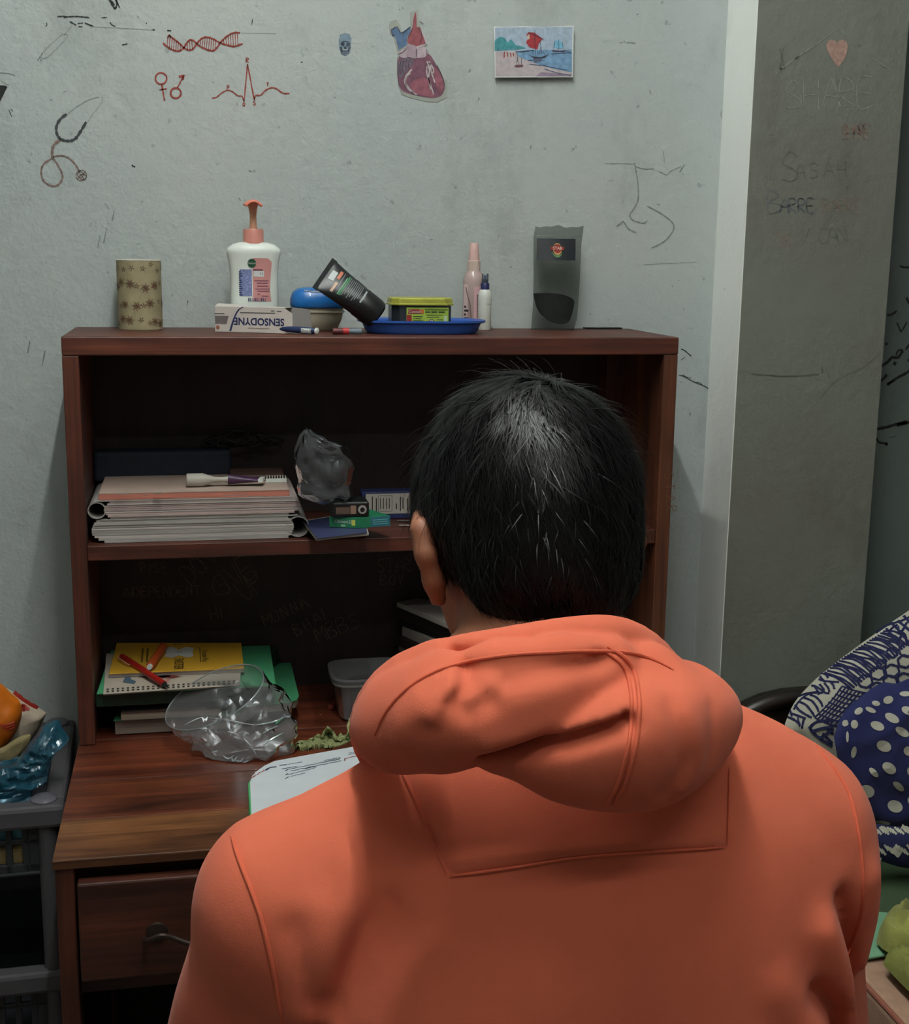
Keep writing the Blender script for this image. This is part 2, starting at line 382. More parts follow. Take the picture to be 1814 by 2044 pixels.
m_wall2 = plaster('pale_wall_paint', (160, 162, 158), (152, 156, 152), dirtamt=.2)
struct('wall_left', MB().box((-1.85, -2.9, 0), (-1.7, YW+.15, ZC)), m_wall2)
struct('wall_right', MB().box((2.2, -2.9, 0), (2.35, YW+.15, ZC)), m_wall2)
struct('wall_rear', MB().box((-1.85, -3.05, 0), (2.35, -2.9, ZC)), m_wall2)
struct('floor', MB().box((-1.85, -3.05, -.1), (2.35, YW+.15, 0)), m_floor)
struct('ceiling', MB().box((-1.85, -3.05, ZC), (2.35, YW+.15, ZC+.1)), m_ceil)
# the tube light that lights the room, and an added fill shaped like it
def emit(name, col, s):
    m = bpy.data.materials.new(name); m.use_nodes = True; nt = m.node_tree; nt.nodes.remove(nt.nodes['Principled BSDF'])
    e = nd(nt, 'ShaderNodeEmission'); e.inputs[0].default_value = col+(1,); e.inputs[1].default_value = s; nt.links.new(e.outputs[0], nt.nodes['Material Output'].inputs[0]); return m
def tube_light(loc, power, along, label, nm):
    x, y, z = loc; tl = thing('tube_light', label, 'light', (x, y, z-.02)); d = np.array([1., 0, 0]) if along == 'X' else np.array([0, 1., 0]); e = np.array([d[1], d[0], 0])
    def bar(name, l0, l1, w, z0, z1, m): p, q = np.array([x, y, 0])+d*l0-e*w, np.array([x, y, 0])+d*l1+e*w; obj(name, MB().box((p[0], p[1], z0), (q[0], q[1], z1)), m, tl, bevel=.003)
    bar('batten', -.62, .62, .03, z+.05, ZC, mat('enamel', (225, 228, 225), .35))
    for s_ in (-1, 1): bar('lamp_holder', s_*.6-.015, s_*.6+.015, .02, z-.02, z+.05, mat('enamel', 0))
    c = np.array([x, y, z]); obj('glass_tube', MB().tube([c-d*.585, c+d*.585], .014, 16), emit(nm, TUBE_COL, power), tl, sm=True)
tube_light(TUBE_LOC, TUBE_POWER, 'Y', 'white batten tube light on the ceiling above the sitter', 'tube_glow')
tube_light(FILL_TUBE_LOC, FILL_TUBE_POWER, 'X', 'added unseen fill light shaped as a dim batten tube at the rear of the room', 'fill_tube_glow')  # added fill light out of view, brightens the sitter's back

# ------------------------------------------------------------------ drawings on the walls
EPS = .0006
def onwall(u, v, k=1): p = atY(u, v, YW); p[1] -= EPS*k; return p
def onpil(u, v, k=1): p = atY(u, v, YP); p[1] -= EPS*k; return p
def onrec(u, v, k=1): p = atY(u, v, YR); p[1] -= EPS*k; return p
def c1(x, y): return onwall(x/2.834, y/2.834)
def c3(x, y): return onwall(1200+x/2.954, y/2.954)
def p3(x, y): return onpil(1200+x/2.954, y/2.954)
def r7(x, y): return onrec(1500+x/2.554, 500+y/2.554)
def w8(x, y): return onwall(1180+x/2.62, 640+y/2.62)
PX = .00077          # metres per photo pixel on this wall
ink_red = mat('red_marker_ink', (138, 52, 42), .6, .2, 200); ink_dk = mat('dark_marker_ink', (52, 58, 60), .6, .25, 150); ink_black = mat('black_paint_marks', (22, 26, 26), .5, .2, 80)
pencil = mat('faint_pencil', (134, 142, 138), .8, .25, 300); pencil_br = mat('brown_crayon', (120, 102, 96), .8, .35, 250); pencil_gr = mat('grey_green_crayon', (122, 131, 124), .8, .25, 250)
ink_red_faint = mat('faded_red_crayon', (134, 110, 100), .8, .3, 200); ink_blue_faint = mat('faded_blue_ink', (94, 100, 108), .8, .3, 200); ink_white = mat('pale_scratch', (138, 144, 136), .8, .3, 200); ink_pdk = mat('dark_scratch', (92, 98, 90), .8, .2, 100)
def strokes(name, label, parent, mtl, lines, f, w, nsm=5, wob=.25, nrm=(0, -1, 0)):
    mb = MB()
    for ln in lines:
        ww = w
        if len(ln) and isinstance(ln[-1], (int, float)): ww = ln[-1]; ln = ln[:-1]
        pts = [(q[0], q[1]) for q in crom(ln, nsm)] if len(ln) > 2 else list(ln)
        if len(pts) == 2: pts = [tuple(np.array(pts[0])+(np.array(pts[1])-np.array(pts[0]))*t) for t in np.linspace(0, 1, 6)]
        mb.ribbon([f(*q) for q in pts], ww*PX, nrm, wob)
    o = obj(name, mb, mtl, parent, recalc=False); o['label'] = label; return o
def circ(cx, cy, r, n=20, ry=None): return [(cx+r*math.cos(2*math.pi*i/n), cy+(ry or r)*math.sin(2*math.pi*i/n)) for i in range(n+1)]
s1 = [(955, 200), (985, 222), (1015, 245), (1040, 270), (1065, 283), (1090, 278), (1110, 252), (1135, 222), (1165, 210), (1205, 220), (1245, 243), (1285, 256), (1325, 263), (1372, 247)]
s2 = [(922, 243), (955, 272), (1005, 290), (1035, 275), (1055, 245), (1075, 226), (1098, 232), (1118, 252), (1150, 272), (1200, 288), (1228, 268), (1245, 243), (1280, 208), (1320, 186), (1358, 186)]
A1, A2 = np.array([p[:2] for p in crom(s1, 6)]), np.array([p[:2] for p in crom(s2, 6)])
rungs = []
for xx in list(range(950, 1030, 12))+list(range(1062, 1100, 13))+list(range(1136, 1232, 12))+list(range(1268, 1352, 13)):
    ya = np.interp(xx, A1[:, 0], A1[:, 1]); yb = np.interp(xx-4, A2[:, 0], A2[:, 1]); rungs.append([(xx, ya), (xx-4, yb), 1.4])
strokes('dna_drawing', 'red marker drawing of a DNA double helix', wall_back, ink_red, [s1+[3.2], s2+[3.2]]+rungs+[[(948, 215), (958, 198), (966, 214), 2.4]], c1, 3)
strokes('gender_symbols', 'red marker female and male symbols side by side', wall_back, ink_red, [circ(911, 444, 32)+[3.0], [(915, 476), (922, 520), (931, 570), 2.6], [(902, 508), (943, 502), 2.6], circ(994, 527, 29)+[3.4], [(1003, 497), (1020, 465), (1033, 437), 2.4], [(1012, 434), (1030, 432), (1038, 428), 4.5], [(1041, 424), (1036, 440), (1034, 452), 3.5]], c1, 3)
ecg = [(1200, 555), (1225, 550), (1255, 525), (1290, 510), (1320, 522), (1345, 542), (1366, 543), (1374, 556), (1380, 575)]
mb_l = [ecg+[2.2], [(1380, 575), (1390, 470), (1400, 362), 2.4], [(1400, 362), (1419, 465), (1438, 565), 2.4], [(1438, 565), (1445, 541), (1475, 538), (1500, 512), (1535, 497), (1565, 503), (1600, 527), (1638, 528), 2.6]]
e = strokes('ecg_trace', 'red marker heart trace with the letters P Q R S T', wall_back, ink_red, mb_l, c1, 2.4, 4)
mb = MB()
for ch, u, v, h in (('P', 1285, 504, 20), ('R', 1392, 354, 26), ('Q', 1373, 600, 20), ('S', 1432, 594, 24), ('T', 1507, 489, 20)):
    hand(mb, ch, u/2.834, v/2.834, h/2.834, 1, lambda a, b: onwall(a, b), 1.7*PX, jit=.03)
obj('trace_letters', mb, ink_red, e, recalc=False)
strokes('stethoscope_drawing', 'faded drawing of a stethoscope with coiled tube', wall_back, pencil_br, [[(345, 790), (305, 820), (295, 860), (298, 892), 5], [(298, 895), (250, 925), (233, 970), (245, 1020), (285, 1050), (325, 1048), (352, 1015), (350, 980), (325, 930), (300, 895), 3.4], [(300, 888), (345, 880), (390, 895), (430, 935), (452, 972), 3.2], circ(460, 992, 30)+[1.3], circ(455, 988, 17)+[1.3], circ(468, 1000, 22, 9, 14)+[1.2], [(440, 965), (480, 1020), 1.2], [(485, 970), (435, 1015), 1.2]], c1, 3)
strokes('stethoscope_yoke', 'dark curved yoke of the drawn stethoscope', wall_back, ink_dk, [[(378, 645), (340, 676), (319, 720), (325, 765), (350, 790), (390, 797), (425, 785), (455, 745), (488, 690), 5]], c1, 5)
strokes('syringe_drawing', 'faint pencil outline of a syringe', wall_back, pencil, [[(350, 195), (382, 207), (266, 325), (240, 300), (350, 195), 1.1], [(240, 300), (212, 342), 1.2], [(225, 320), (235, 345), 2.2], [(410, 140), (365, 195), 1.1], [(388, 640), (440, 600), (500, 565), (560, 548), 1.], [(495, 690), (530, 640), (575, 580), (580, 540), 1.], [(575, 480), (560, 440), .8], [(0, 412), (50, 415), (85, 428), 1.4], [(0, 450), (25, 470), (50, 480), 1.], [(590, 1150), (620, 1185), 1.2], [(505, 150), (700, 160), (870, 170), .8], [(1370, 187), (1560, 190), .7]], c1, 1)
def blot(name, label, parent, mtl, polys, f):
    mb = MB()
    for p in polys: mb.add([f(*q) for q in p], [tuple(range(len(p)))])
    o = obj(name, mb, mtl, parent, recalc=False); o['label'] = label; return o
blot('black_blot', 'black painted wedge on the wall', wall_back, ink_black, [[(-40, 650), (-40, 480), (30, 484), (42, 492), (16, 545), (-2, 580)]], c1)
strokes('black_strokes', 'black brush strokes near the top of the wall', wall_back, ink_black, [[(615, -10), (632, 22), (652, 52), 3.6], [(652, 52), (662, 20), (650, -10), 3.0], [(655, -6), (668, 25), (676, 44), 2.2], [(628, 4), (648, 30), 3.4], [(325, 94), (360, 92), (378, 95), (430, 93), (470, 96), (505, 99), 2.2], [(360, 100), (376, 98), 2.], [(575, 101), (605, 98), 1.5], [(395, 122), (430, 142), 2.4], [(445, 150), (466, 152), 1.6], [(480, 130), (500, 138), (528, 148), 2.2], [(440, 133), (470, 130), 1.6], [(622, 125), (632, 140), (652, 150), 1.8], [(945, 172), (968, 174), 2.2], [(862, 168), (876, 170), 2], [(262, 128), (266, 140), (258, 152), 1.4], [(1428, 108), (1424, 140), 1.6], [(826, 128), (830, 136), 1.8], [(690, 255), (720, 248), 2.2], [(50, 620), (66, 660), 1.2], [(62, 615), (74, 630), 1.], [(745, 935), (765, 945), 2.4], [(1700, 352), (1712, 352), 1.6]], c1, 2)
strokes('crayon_scribble', 'grey crayon scribble of hooked curves', wall_back, pencil_gr, [[(195, 960), (208, 1030), (217, 1110), (214, 1185), (185, 1240), (168, 1265), (180, 1295), (245, 1316), (270, 1300), 2.6], [(270, 1215), (345, 1255), (412, 1305), (426, 1350), (385, 1410), (345, 1438), (295, 1462), 2.4], [(90, 1335), (115, 1315), (132, 1310), (160, 1350), (205, 1372), 3.], [(20, 965), (195, 966), .9], [(200, 982), (250, 996), (310, 995), 1.4], [(340, 1012), (388, 1032), (405, 1010), (470, 980), 1.2], [(490, 970), (460, 1018), 2.6], [(365, 890), (372, 960), 1.2], [(285, 530), (292, 555), 2.], [(150, 252), (200, 254), 2.], [(105, 252), (125, 253), 1.2], [(710, 650), (706, 685), (752, 730), 1.4], [(360, 370), (364, 376), 1.5], [(560, 1545), (250, 1560), .8]], c3, 2)
strokes('wall_scratches', 'dark scratch marks beside the shelf unit', wall_back, ink_dk, [[(468, 148), (490, 158), (522, 186), 2.2], [(470, 205), (490, 190), 1.4], [(458, 285), (480, 290), (500, 300), (525, 315), (560, 330), (590, 342), (615, 357), 1.8], [(475, 282), (500, 296), (520, 300), 1.4], [(540, 325), (560, 322), (580, 335), 1.4], [(515, 482), (517, 495), 2.], [(660, 605), (654, 625), (664, 640), 1.3]], w8, 2)
mb = MB()
rd = random.Random(5)
for _ in range(46):
    u, v = rd.uniform(10, 1380), rd.uniform(10, 640); L, a = rd.uniform(2, 7), rd.uniform(0, 3.1)
    mb.ribbon([onwall(u+L*t*math.cos(a), v+L*t*math.sin(a)) for t in (0, .5, 1)], rd.uniform(.8, 2.2)*PX, (0, -1, 0), .3)
for u, v, L in ((213, 455, 30), (228, 420, 20), (175, 240, 0), (60, 680, 25), (90, 700, 30), (375, 600, 10), (1060, 290, 8), (200, 470, 24)):
    mb.ribbon([onwall(u-.2*L*t, v+L*t) for t in (0, .3, .6, 1)], 2.2*PX, (0, -1, 0), .3)
o = obj('wall_nicks', mb, mat('grey_nick', (120, 128, 126), .8, .3, 90), wall_back, recalc=False); o['label'] = 'small grey nicks and smudges scattered over the wall'
# pillar writing
def heart2(cx, cy, w, h):
    t = [(-.5, -.30), (-.42, -.46), (-.25, -.5), (-.08, -.46), (0, -.36), (.1, -.47), (.28, -.5), (.44, -.44), (.5, -.25), (.45, 0), (.3, .25), (.05, .5), (-.2, .22), (-.42, -.05)]
    return [(cx+a*w, cy+b*h) for a, b in t]
blot('heart_mark', 'pale pink crayon heart', pillar, mat('pink_crayon', (160, 130, 120), .8, .25, 160), [heart2(1388, 316, 128, 164)], p3)
strokes('roof_scratch', 'roof shaped scratch above the heart', pillar, ink_white, [[(1025, 440), (1060, 405), (1150, 340), (1270, 258), (1400, 165), 1.6], [(1400, 160), (1440, 205), 1.6], [(1600, 345), (1700, 412), 1.2]], p3, 2)
strokes('dark_scratch', 'dark scratches on the pillar', pillar, ink_pdk, [[(1050, 285), (1060, 340), (1052, 405), 2.6], [(1072, 280), (1066, 330), (1074, 390), 2.2], [(1052, 408), (1085, 398), 3], [(1645, 380), (1672, 402), 2], [(1515, 265), (1524, 274), 3], [(1140, 348), (1165, 335), 3]], p3, 2)
def write(name, label, parent, mtl, items, place, w):
    mb = MB()
    for i, (s, u, v, h, adv, rot) in enumerate(items): hand(mb, s, u, v, h, adv, place, w*PX, rot, seed=i+3)
    o = obj(name, mb, mtl, parent, recalc=False); o['label'] = label; return o
q = lambda x, y: (1200+x/2.954, y/2.954)
write('scratched_word', 'word scratched in pale capitals under the heart', pillar, ink_white, [('SHARE', *q(1085, 640), 56, 36, -.02)], onpil, 1.5)
write('red_word', 'small smudged red word', pillar, ink_red_faint, [('SHARE', *q(1415, 820), 26, 11, -.02), ('SHARE', *q(1420, 790), 20, 11, -.02), ('BARRE', *q(1300, 1250), 24, 16, 0), ('N', *q(1045, 1450), 34, 20, -.1), ('N', *q(1060, 1462), 30, 20, .2)], onpil, 1.3)
write('pencil_name', 'name in pencil capitals', pillar, ink_pdk, [('S', *q(1062, 1068), 58, 30, .0), ('ASAH', *q(1145, 1058), 32, 28, -.06), ('/ CAN', *q(1190, 1440), 30, 20, -.05)], onpil, 1.5)
write('blue_name', 'name in faded blue capitals', pillar, ink_blue_faint, [('B', *q(985, 1255), 42, 22, 0), ('ARRE', *q(1050, 1255), 28, 18, 0), ('ARRE', *q(1053, 1250), 26, 18, 0)], onpil, 1.4)
strokes('pillar_cracks', 'thin cracks running over the pillar', pillar, ink_pdk, [[(345, 760), (400, 690), (470, 640), (560, 600), (660, 520), 1.2], [(360, 590), (358, 625), 3], [(390, 625), (394, 650), 2], [(0, 628), (180, 640), (340, 630), 2.4]], lambda x, y: onpil(1500+x/2.554, 500+y/2.554), 1)
strokes('brush_calligraphy', 'black brush lettering on the recess wall', wall_recess, ink_black, [[(640, 600), (690, 570), (715, 545), (745, 545), (770, 510), 6.5], [(770, 505), (745, 512), (735, 535), 4], [(722, 572), (735, 580), 8], [(655, 665), (675, 650), (688, 632), 6.5], [(690, 684), (740, 650), (790, 622), (880, 560), 6], [(690, 684), (720, 664), 4], [(600, 915), (680, 902), (740, 885), (790, 878), (880, 850), 6.5], [(740, 890), (790, 872), 9], [(635, 958), (650, 978), (672, 982), (690, 988), 4.5], [(685, 978), (690, 994), 5], [(690, 330), (715, 325), (738, 308), 5], [(740, 368), (752, 395), (762, 412), (790, 365), 3.4], [(788, 238), (800, 265), (830, 290), 5], [(755, 78), (780, 86), (840, 82), 4], [(680, 478), (692, 474), 6], [(785, 505), (802, 480), (840, 440), 4.5], [(795, 560), (840, 555), 6], [(740, 945), (700, 955), 1.2]], r7, 5, 6, .15)

# ------------------------------------------------------------------ paper stuck on the wall
def c2(x, y, k=1.): return onwall(620+x/3.023, y/3.023, k)
def layer(name, pts, mtl, parent, k, f=c2, sm=0):
    if sm: pts = [(p[0], p[1]) for p in crom(list(pts)+[pts[0]], sm)][:-1]
    return obj(name, MB().add([f(x, y, k) for x, y in pts], [tuple(range(len(pts)))]), mtl, parent, recalc=False)
def lines(name, ls, mtl, parent, k, f=c2, w=1., sm=4):
    mb = MB()
    for ln in ls: mb.ribbon([f(p[0], p[1], k) for p in (crom(ln, sm) if len(ln) > 2 else ln)], w*PX, (0, -1, 0), .25)
    return obj(name, mb, mtl, parent, recalc=False)
ht = thing('heart_cutout', 'cut-out paper print of an anatomical heart taped to the wall', 'wall print', c2(665, 600))
paper_g = mat('cutout_paper', (148, 152, 144), .6, .06); tapegrey = mat('grey_print_paper', (150, 156, 150), .5, .05)
outl = [(472, 150), (480, 128), (518, 117), (540, 155), (550, 195), (600, 160), (600, 75), (648, 56), (654, 120), (662, 165), (690, 250), (700, 300), (760, 390), (800, 470), (824, 488), (818, 590), (760, 618), (690, 612), (600, 590), (548, 572), (530, 520), (518, 430), (526, 320), (500, 225), (478, 205)]
mb = MB().prism(outl, lambda x, y: c2(x, y, 1.2), lambda x, y: c2(x, y, .1)); obj('paper', mb, paper_g, ht)
hb = mat('vein_blue', (78, 104, 136), .5, .2, 120); hr = mat('aorta_red', (136, 70, 78), .5, .25, 120); hp = mat('ventricle_purple', (108, 68, 86), .5, .35, 90); hpale = mat('atrium_pale', (168, 152, 160), .5, .15, 120); hgrey = mat('auricle_grey', (98, 84, 98), .5, .3, 140); hfat = mat('fat_white', (176, 168, 170), .5, .1, 100); hdk = mat('print_dark_line', (56, 38, 56), .6, .2, 60); hred2 = mat('ventricle_red', (134, 78, 92), .5, .3, 90)
layer('vein', [(482, 178), (522, 160), (545, 198), (600, 160), (606, 190), (580, 225), (582, 270), (530, 305), (515, 240), (508, 222), (492, 218)], hb, ht, 1.6)
layer('aorta', [(612, 170), (622, 100), (634, 75), (638, 120), (640, 165), (658, 165), (685, 235), (690, 265), (650, 282), (600, 268), (582, 250), (590, 215)], hr, ht, 1.9, sm=3)
layer('ventricle', [(530, 350), (560, 320), (700, 320), (755, 390), (795, 470), (806, 530), (790, 575), (740, 592), (680, 585), (600, 568), (545, 540), (526, 480), (522, 420)], hp, ht, 1.6, sm=3)
layer('atrium', [(530, 320), (575, 285), (635, 282), (690, 285), (702, 320), (690, 345), (640, 350), (600, 350), (570, 350), (540, 345)], hpale, ht, 2.1, sm=3)
layer('pulmonary_trunk', [(578, 268), (620, 272), (636, 290), (640, 350), (600, 352), (576, 340)], mat('trunk_mauve', (150, 132, 142), .5, .2, 100), ht, 2.4, sm=3)
layer('auricle', [(530, 375), (560, 352), (610, 350), (616, 385), (595, 410), (560, 455), (540, 470), (526, 440)], hgrey, ht, 2.4, sm=3)
layer('ventricle_glow', [(610, 490), (660, 470), (700, 480), (730, 540), (740, 580), (690, 580), (630, 560), (600, 520)], hred2, ht, 2.1, sm=3)
layer('ventricle_side', [(740, 400), (780, 450), (800, 520), (780, 560), (750, 500), (735, 440)], hred2, ht, 2.1, sm=3)
lines('fat_streaks', [[(610, 420), (580, 450), (566, 490), (590, 540), (640, 572)], [(600, 440), (575, 470), (575, 510), (620, 560)], [(700, 370), (715, 420), (710, 470), (725, 520), (740, 570)], [(712, 372), (740, 420), (730, 450)], [(700, 400), (700, 450), (715, 490), (722, 540)], [(662, 165), (680, 215), (700, 270)], [(640, 285), (690, 270)], [(720, 380), (725, 430), (738, 470), (748, 500)]], hfat, ht, 2.7, w=2.6)
lines('outline_print', [[(545, 365), (535, 420), (548, 460)], [(560, 360), (552, 410), (560, 445)], [(578, 358), (572, 400), (574, 430)], [(595, 356), (590, 390), (588, 412)], [(584, 230), (604, 195), (612, 170)], [(658, 168), (670, 215), (660, 260)], [(526, 330), (560, 312), (576, 290)], [(636, 296), (636, 345)], [(700, 300), (698, 345)], [(485, 182), (520, 163), (546, 200), (600, 162)], [(484, 185), (492, 210), (505, 215)], [(524, 350), (524, 430), (532, 520)], [(760, 392), (800, 480), (806, 540)], [(655, 130), (680, 145)]], hdk, ht, 3.0, w=1.0)
sk = thing('skull_cutout', 'small blue-grey skull picture stuck on the wall', 'wall print', c2(207, 335))
sko = [(172, 245), (180, 212), (205, 205), (232, 210), (243, 235), (240, 285), (230, 320), (208, 334), (186, 322), (174, 290)]
obj('paper', MB().prism([(207+(a-207)*1.06, 270+(b-270)*1.05) for a, b in sko], lambda x, y: c2(x, y, 1.2), lambda x, y: c2(x, y, .1)), mat('skull_edge', (58, 70, 82), .6, .1), sk)
layer('skull', sko, mat('skull_blue', (112, 132, 148), .6, .25, 130), sk, 1.6, sm=3)
skd = mat('skull_dark', (44, 54, 66), .6, .2)
for nm, pp in (('eye_socket', [(180, 258), (202, 258), (202, 276), (184, 276)]), ('eye_socket', [(213, 262), (236, 260), (232, 280), (215, 278)]), ('nose_hole', [(203, 280), (212, 280), (216, 296), (200, 296)]), ('cheek_shade', [(176, 285), (188, 284), (192, 318), (182, 310)]), ('cheek_shade', [(228, 288), (238, 285), (228, 318), (224, 310)])): layer(nm, pp, skd, sk, 2., sm=3)
lines('teeth', [[(190, 306), (208, 310), (226, 306)], [(186, 256), (206, 250), (234, 256)], [(192, 320), (208, 322), (222, 318)]], skd, sk, 2.1, w=1.4)
layer('cheekbone', [(190, 292), (204, 298), (222, 296), (222, 304), (194, 304)], mat('bone_pale', (158, 168, 174), .6, .1), sk, 2.2)
# painted postcard
pc = thing('postcard', 'small watercolour card of sailing boats on a shore, stuck to the wall', 'picture', c2(1335, 470))
pk = 15.; cardm = mat('card_white', (206, 210, 208), .6, .04)
obj('card', MB().prism([(1097, 165), (1180, 168), (1260, 163), (1400, 168), (1578, 160), (1572, 470), (1103, 472)], lambda x, y: c2(x, y, pk-.4), lambda x, y: c2(x, y, pk-3)), cardm, pc)
obj('foam_pad', MB().prism([(1250, 250), (1450, 250), (1450, 400), (1250, 400)], lambda x, y: c2(x, y, pk-3), lambda x, y: c2(x, y, .0)), mat('foam', (190, 190, 185), .9), pc)
wc = lambda n, c, v=.12: mat('watercolour_'+n, c, .7, v, 130)
layer('sky', [(1104, 172), (1570, 168), (1566, 310), (1106, 316)], wc('sky', (156, 172, 190), .18), pc, pk)
layer('sea', [(1230, 318), (1300, 306), (1566, 306), (1566, 440), (1480, 425), (1380, 400), (1250, 350)], wc('sea', (110, 146, 178), .25), pc, pk+.4)
layer('shore', [(1106, 316), (1230, 320), (1300, 370), (1400, 405), (1566, 445), (1566, 462), (1108, 464)], wc('shore', (176, 166, 170), .12), pc, pk+.2)
layer('wet_sand', [(1380, 440), (1566, 455), (1560, 464), (1350, 464)], wc('mauve', (138, 122, 142), .2), pc, pk+.6)
layer('trees', [(1102, 312), (1102, 255), (1115, 240), (1140, 228), (1165, 238), (1180, 262), (1195, 245), (1215, 258), (1230, 278), (1262, 285), (1290, 298), (1200, 305)], wc('teal', (66, 138, 146), .25), pc, pk+.6, sm=3)
layer('red_sail', [(1308, 200), (1340, 202), (1390, 240), (1366, 270), (1360, 305), (1310, 290), (1290, 262), (1300, 240), (1292, 215)], wc('red', (150, 48, 54), .25), pc, pk+.8)
layer('sail_corner', [(1296, 222), (1310, 212), (1312, 240), (1298, 246)], wc('cream', (190, 178, 160)), pc, pk+1.)
layer('far_sail', [(1455, 290), (1462, 255), (1485, 248), (1508, 262), (1512, 298)], wc('skyblue', (112, 168, 196)), pc, pk+.8, sm=2)
layer('boat_hull', [(1300, 330), (1325, 345), (1380, 350), (1430, 332), (1400, 356), (1340, 360)], wc('hull', (52, 52, 66)), pc, pk+1)
layer('boat_reflection', [(1330, 362), (1390, 356), (1378, 378), (1340, 384)], wc('reflect', (86, 92, 112)), pc, pk+.9)
layer('far_hull', [(1440, 306), (1455, 318), (1515, 320), (1534, 308), (1490, 312)], wc('hull2', (70, 56, 74)), pc, pk+1)
layer('small_boat', [(1216, 405), (1236, 395), (1274, 396), (1270, 408), (1240, 412)], wc('hull3', (104, 66, 76)), pc, pk+1)
lines('ink_lines', [[(1342, 186), (1344, 300), (1350, 345)], [(1300, 200), (1395, 243)], [(1372, 250), (1386, 330)], [(1376, 290), (1372, 330)], [(1228, 322), (1240, 345), (1234, 385)], [(1226, 318), (1300, 312)], [(1250, 320), (1340, 308)], [(1486, 240), (1486, 310)], [(1462, 262), (1456, 298)], [(1505, 258), (1514, 300)], [(1236, 350), (1246, 392)], [(1262, 355), (1262, 395)], [(1360, 312), (1362, 340)], [(1395, 315), (1400, 340)], [(1330, 315), (1332, 340)], [(1150, 290), (1150, 300)], [(1120, 290), (1122, 310)]], wc('ink', (40, 44, 56)), pc, pk+1.3, w=.9)
lines('shore_posts', [[(1160, 318), (1158, 355)], [(1176, 320), (1180, 348)], [(1196, 325), (1200, 350)], [(1212, 325), (1216, 345)]], wc('rust', (140, 66, 50)), pc, pk+1.2, w=2.)
lines('ripples', [[(1300, 370), (1360, 366), (1400, 372)], [(1380, 395), (1440, 410), (1540, 428)], [(1440, 330), (1560, 322)], [(1400, 420), (1480, 445), (1560, 458)], [(1310, 392), (1380, 400)], [(1530, 312), (1566, 330)]], wc('ripple', (66, 84, 116)), pc, pk+1.1, w=1.1)
# ------------------------------------------------------------------ desk and its shelf unit
ZD, ZT, ZS0, ZS1, YF, YB = .76, 1.344, 1.0314, 1.053, -.3605, .2265
HW = .44; T = .022
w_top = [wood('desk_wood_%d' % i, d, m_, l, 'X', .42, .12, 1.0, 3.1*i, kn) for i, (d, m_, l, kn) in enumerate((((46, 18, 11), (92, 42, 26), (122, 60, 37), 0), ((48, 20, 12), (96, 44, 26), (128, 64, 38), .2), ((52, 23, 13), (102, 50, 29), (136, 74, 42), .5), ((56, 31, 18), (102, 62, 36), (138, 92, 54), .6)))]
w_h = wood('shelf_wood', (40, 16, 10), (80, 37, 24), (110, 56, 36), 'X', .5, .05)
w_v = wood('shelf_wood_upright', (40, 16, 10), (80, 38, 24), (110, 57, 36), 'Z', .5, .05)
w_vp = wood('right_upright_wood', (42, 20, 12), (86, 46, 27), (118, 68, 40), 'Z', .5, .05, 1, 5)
w_back = wood('back_board', (19, 9, 7), (31, 15, 11), (42, 21, 14), 'Z', .65, 0, .7)  # back board darkened, the shade inside the shelf unit is put into its colour
w_dr = wood('drawer_wood', (38, 17, 11), (70, 34, 23), (92, 47, 31), 'X', .5, .05)
XR = .60    # right end of the desk top hidden behind the sitter
hutch = thing('shelf_unit', 'dark brown wooden shelf unit standing on the back of the desk', 'shelf', (0, .11, ZD+.0005))
obj('side_panel', MB().box((-HW, 0, ZD+.0005), (-HW+T, YB-.004, ZT-.026)), w_v, hutch, bevel=.0015)
obj('side_panel', MB().box((HW-T, 0, ZD+.0005), (HW, YB-.004, ZT-.026)), w_vp, hutch, bevel=.0015)
obj('top_board', MB().box((-HW, -.001, ZT-.026), (HW, YB-.001, ZT)), w_h, hutch, bevel=.002)
obj('shelf_board', MB().box((-HW+T, .002, ZS0), (HW-T, YB-.010, ZS1)), w_h, hutch, bevel=.0015)
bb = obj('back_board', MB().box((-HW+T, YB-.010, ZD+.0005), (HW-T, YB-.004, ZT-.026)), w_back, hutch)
obj('upright_batten', MB().box((HW-T-.03, YB-.05, ZS1), (HW-T, YB-.010, ZT-.026)), w_v, hutch, bevel=.001)
# chalk and scratch writing on the back board
chalk = mat('faint_chalk', (104, 86, 74), .9, .4, 260)
onback = lambda u, v: atY(u, v, YB-.0105)
for i, (s, u, v, h, adv, rot) in enumerate((("DON'T", 382, 1168, 40, 24, -.75), ('GIVE', 440, 1195, 44, 26, -.62), ('UP', 490, 1200, 42, 28, -.6), ('MUNNA', 530, 1250, 22, 20, -.42), ('BHAI', 592, 1270, 24, 22, -.5), ('MBBS', 636, 1283, 30, 24, -.38), ('STAR', 752, 1142, 26, 18, 0), ('BOY', 760, 1168, 20, 17, 0), ('INDEPENDENT', 245, 1192, 20, 15, -.02), ('RISE', 280, 1145, 20, 18, -.05), ('HI', 424, 1240, 26, 18, -.3))):
    mb = MB(); hand(mb, s, u, v, h, adv, onback, .0011, rot, seed=i+11); o = obj('chalk_word', mb, chalk, bb, recalc=False); o['label'] = 'faint chalk word on the back board'
mb = MB(); hand(mb, 'STAR', 1326, 945, 18, 22, lambda u, v: atY(u, v, -.0018), .001, 1.5, seed=4)
o = obj('scratched_letters', mb, mat('pale_scratch_wood', (118, 84, 60), .8), hutch, recalc=False); o['label'] = 'letters scratched into the right upright'

desk = thing('study_desk', 'reddish brown wooden study desk with drawers', 'desk', (0, -.07, 0))
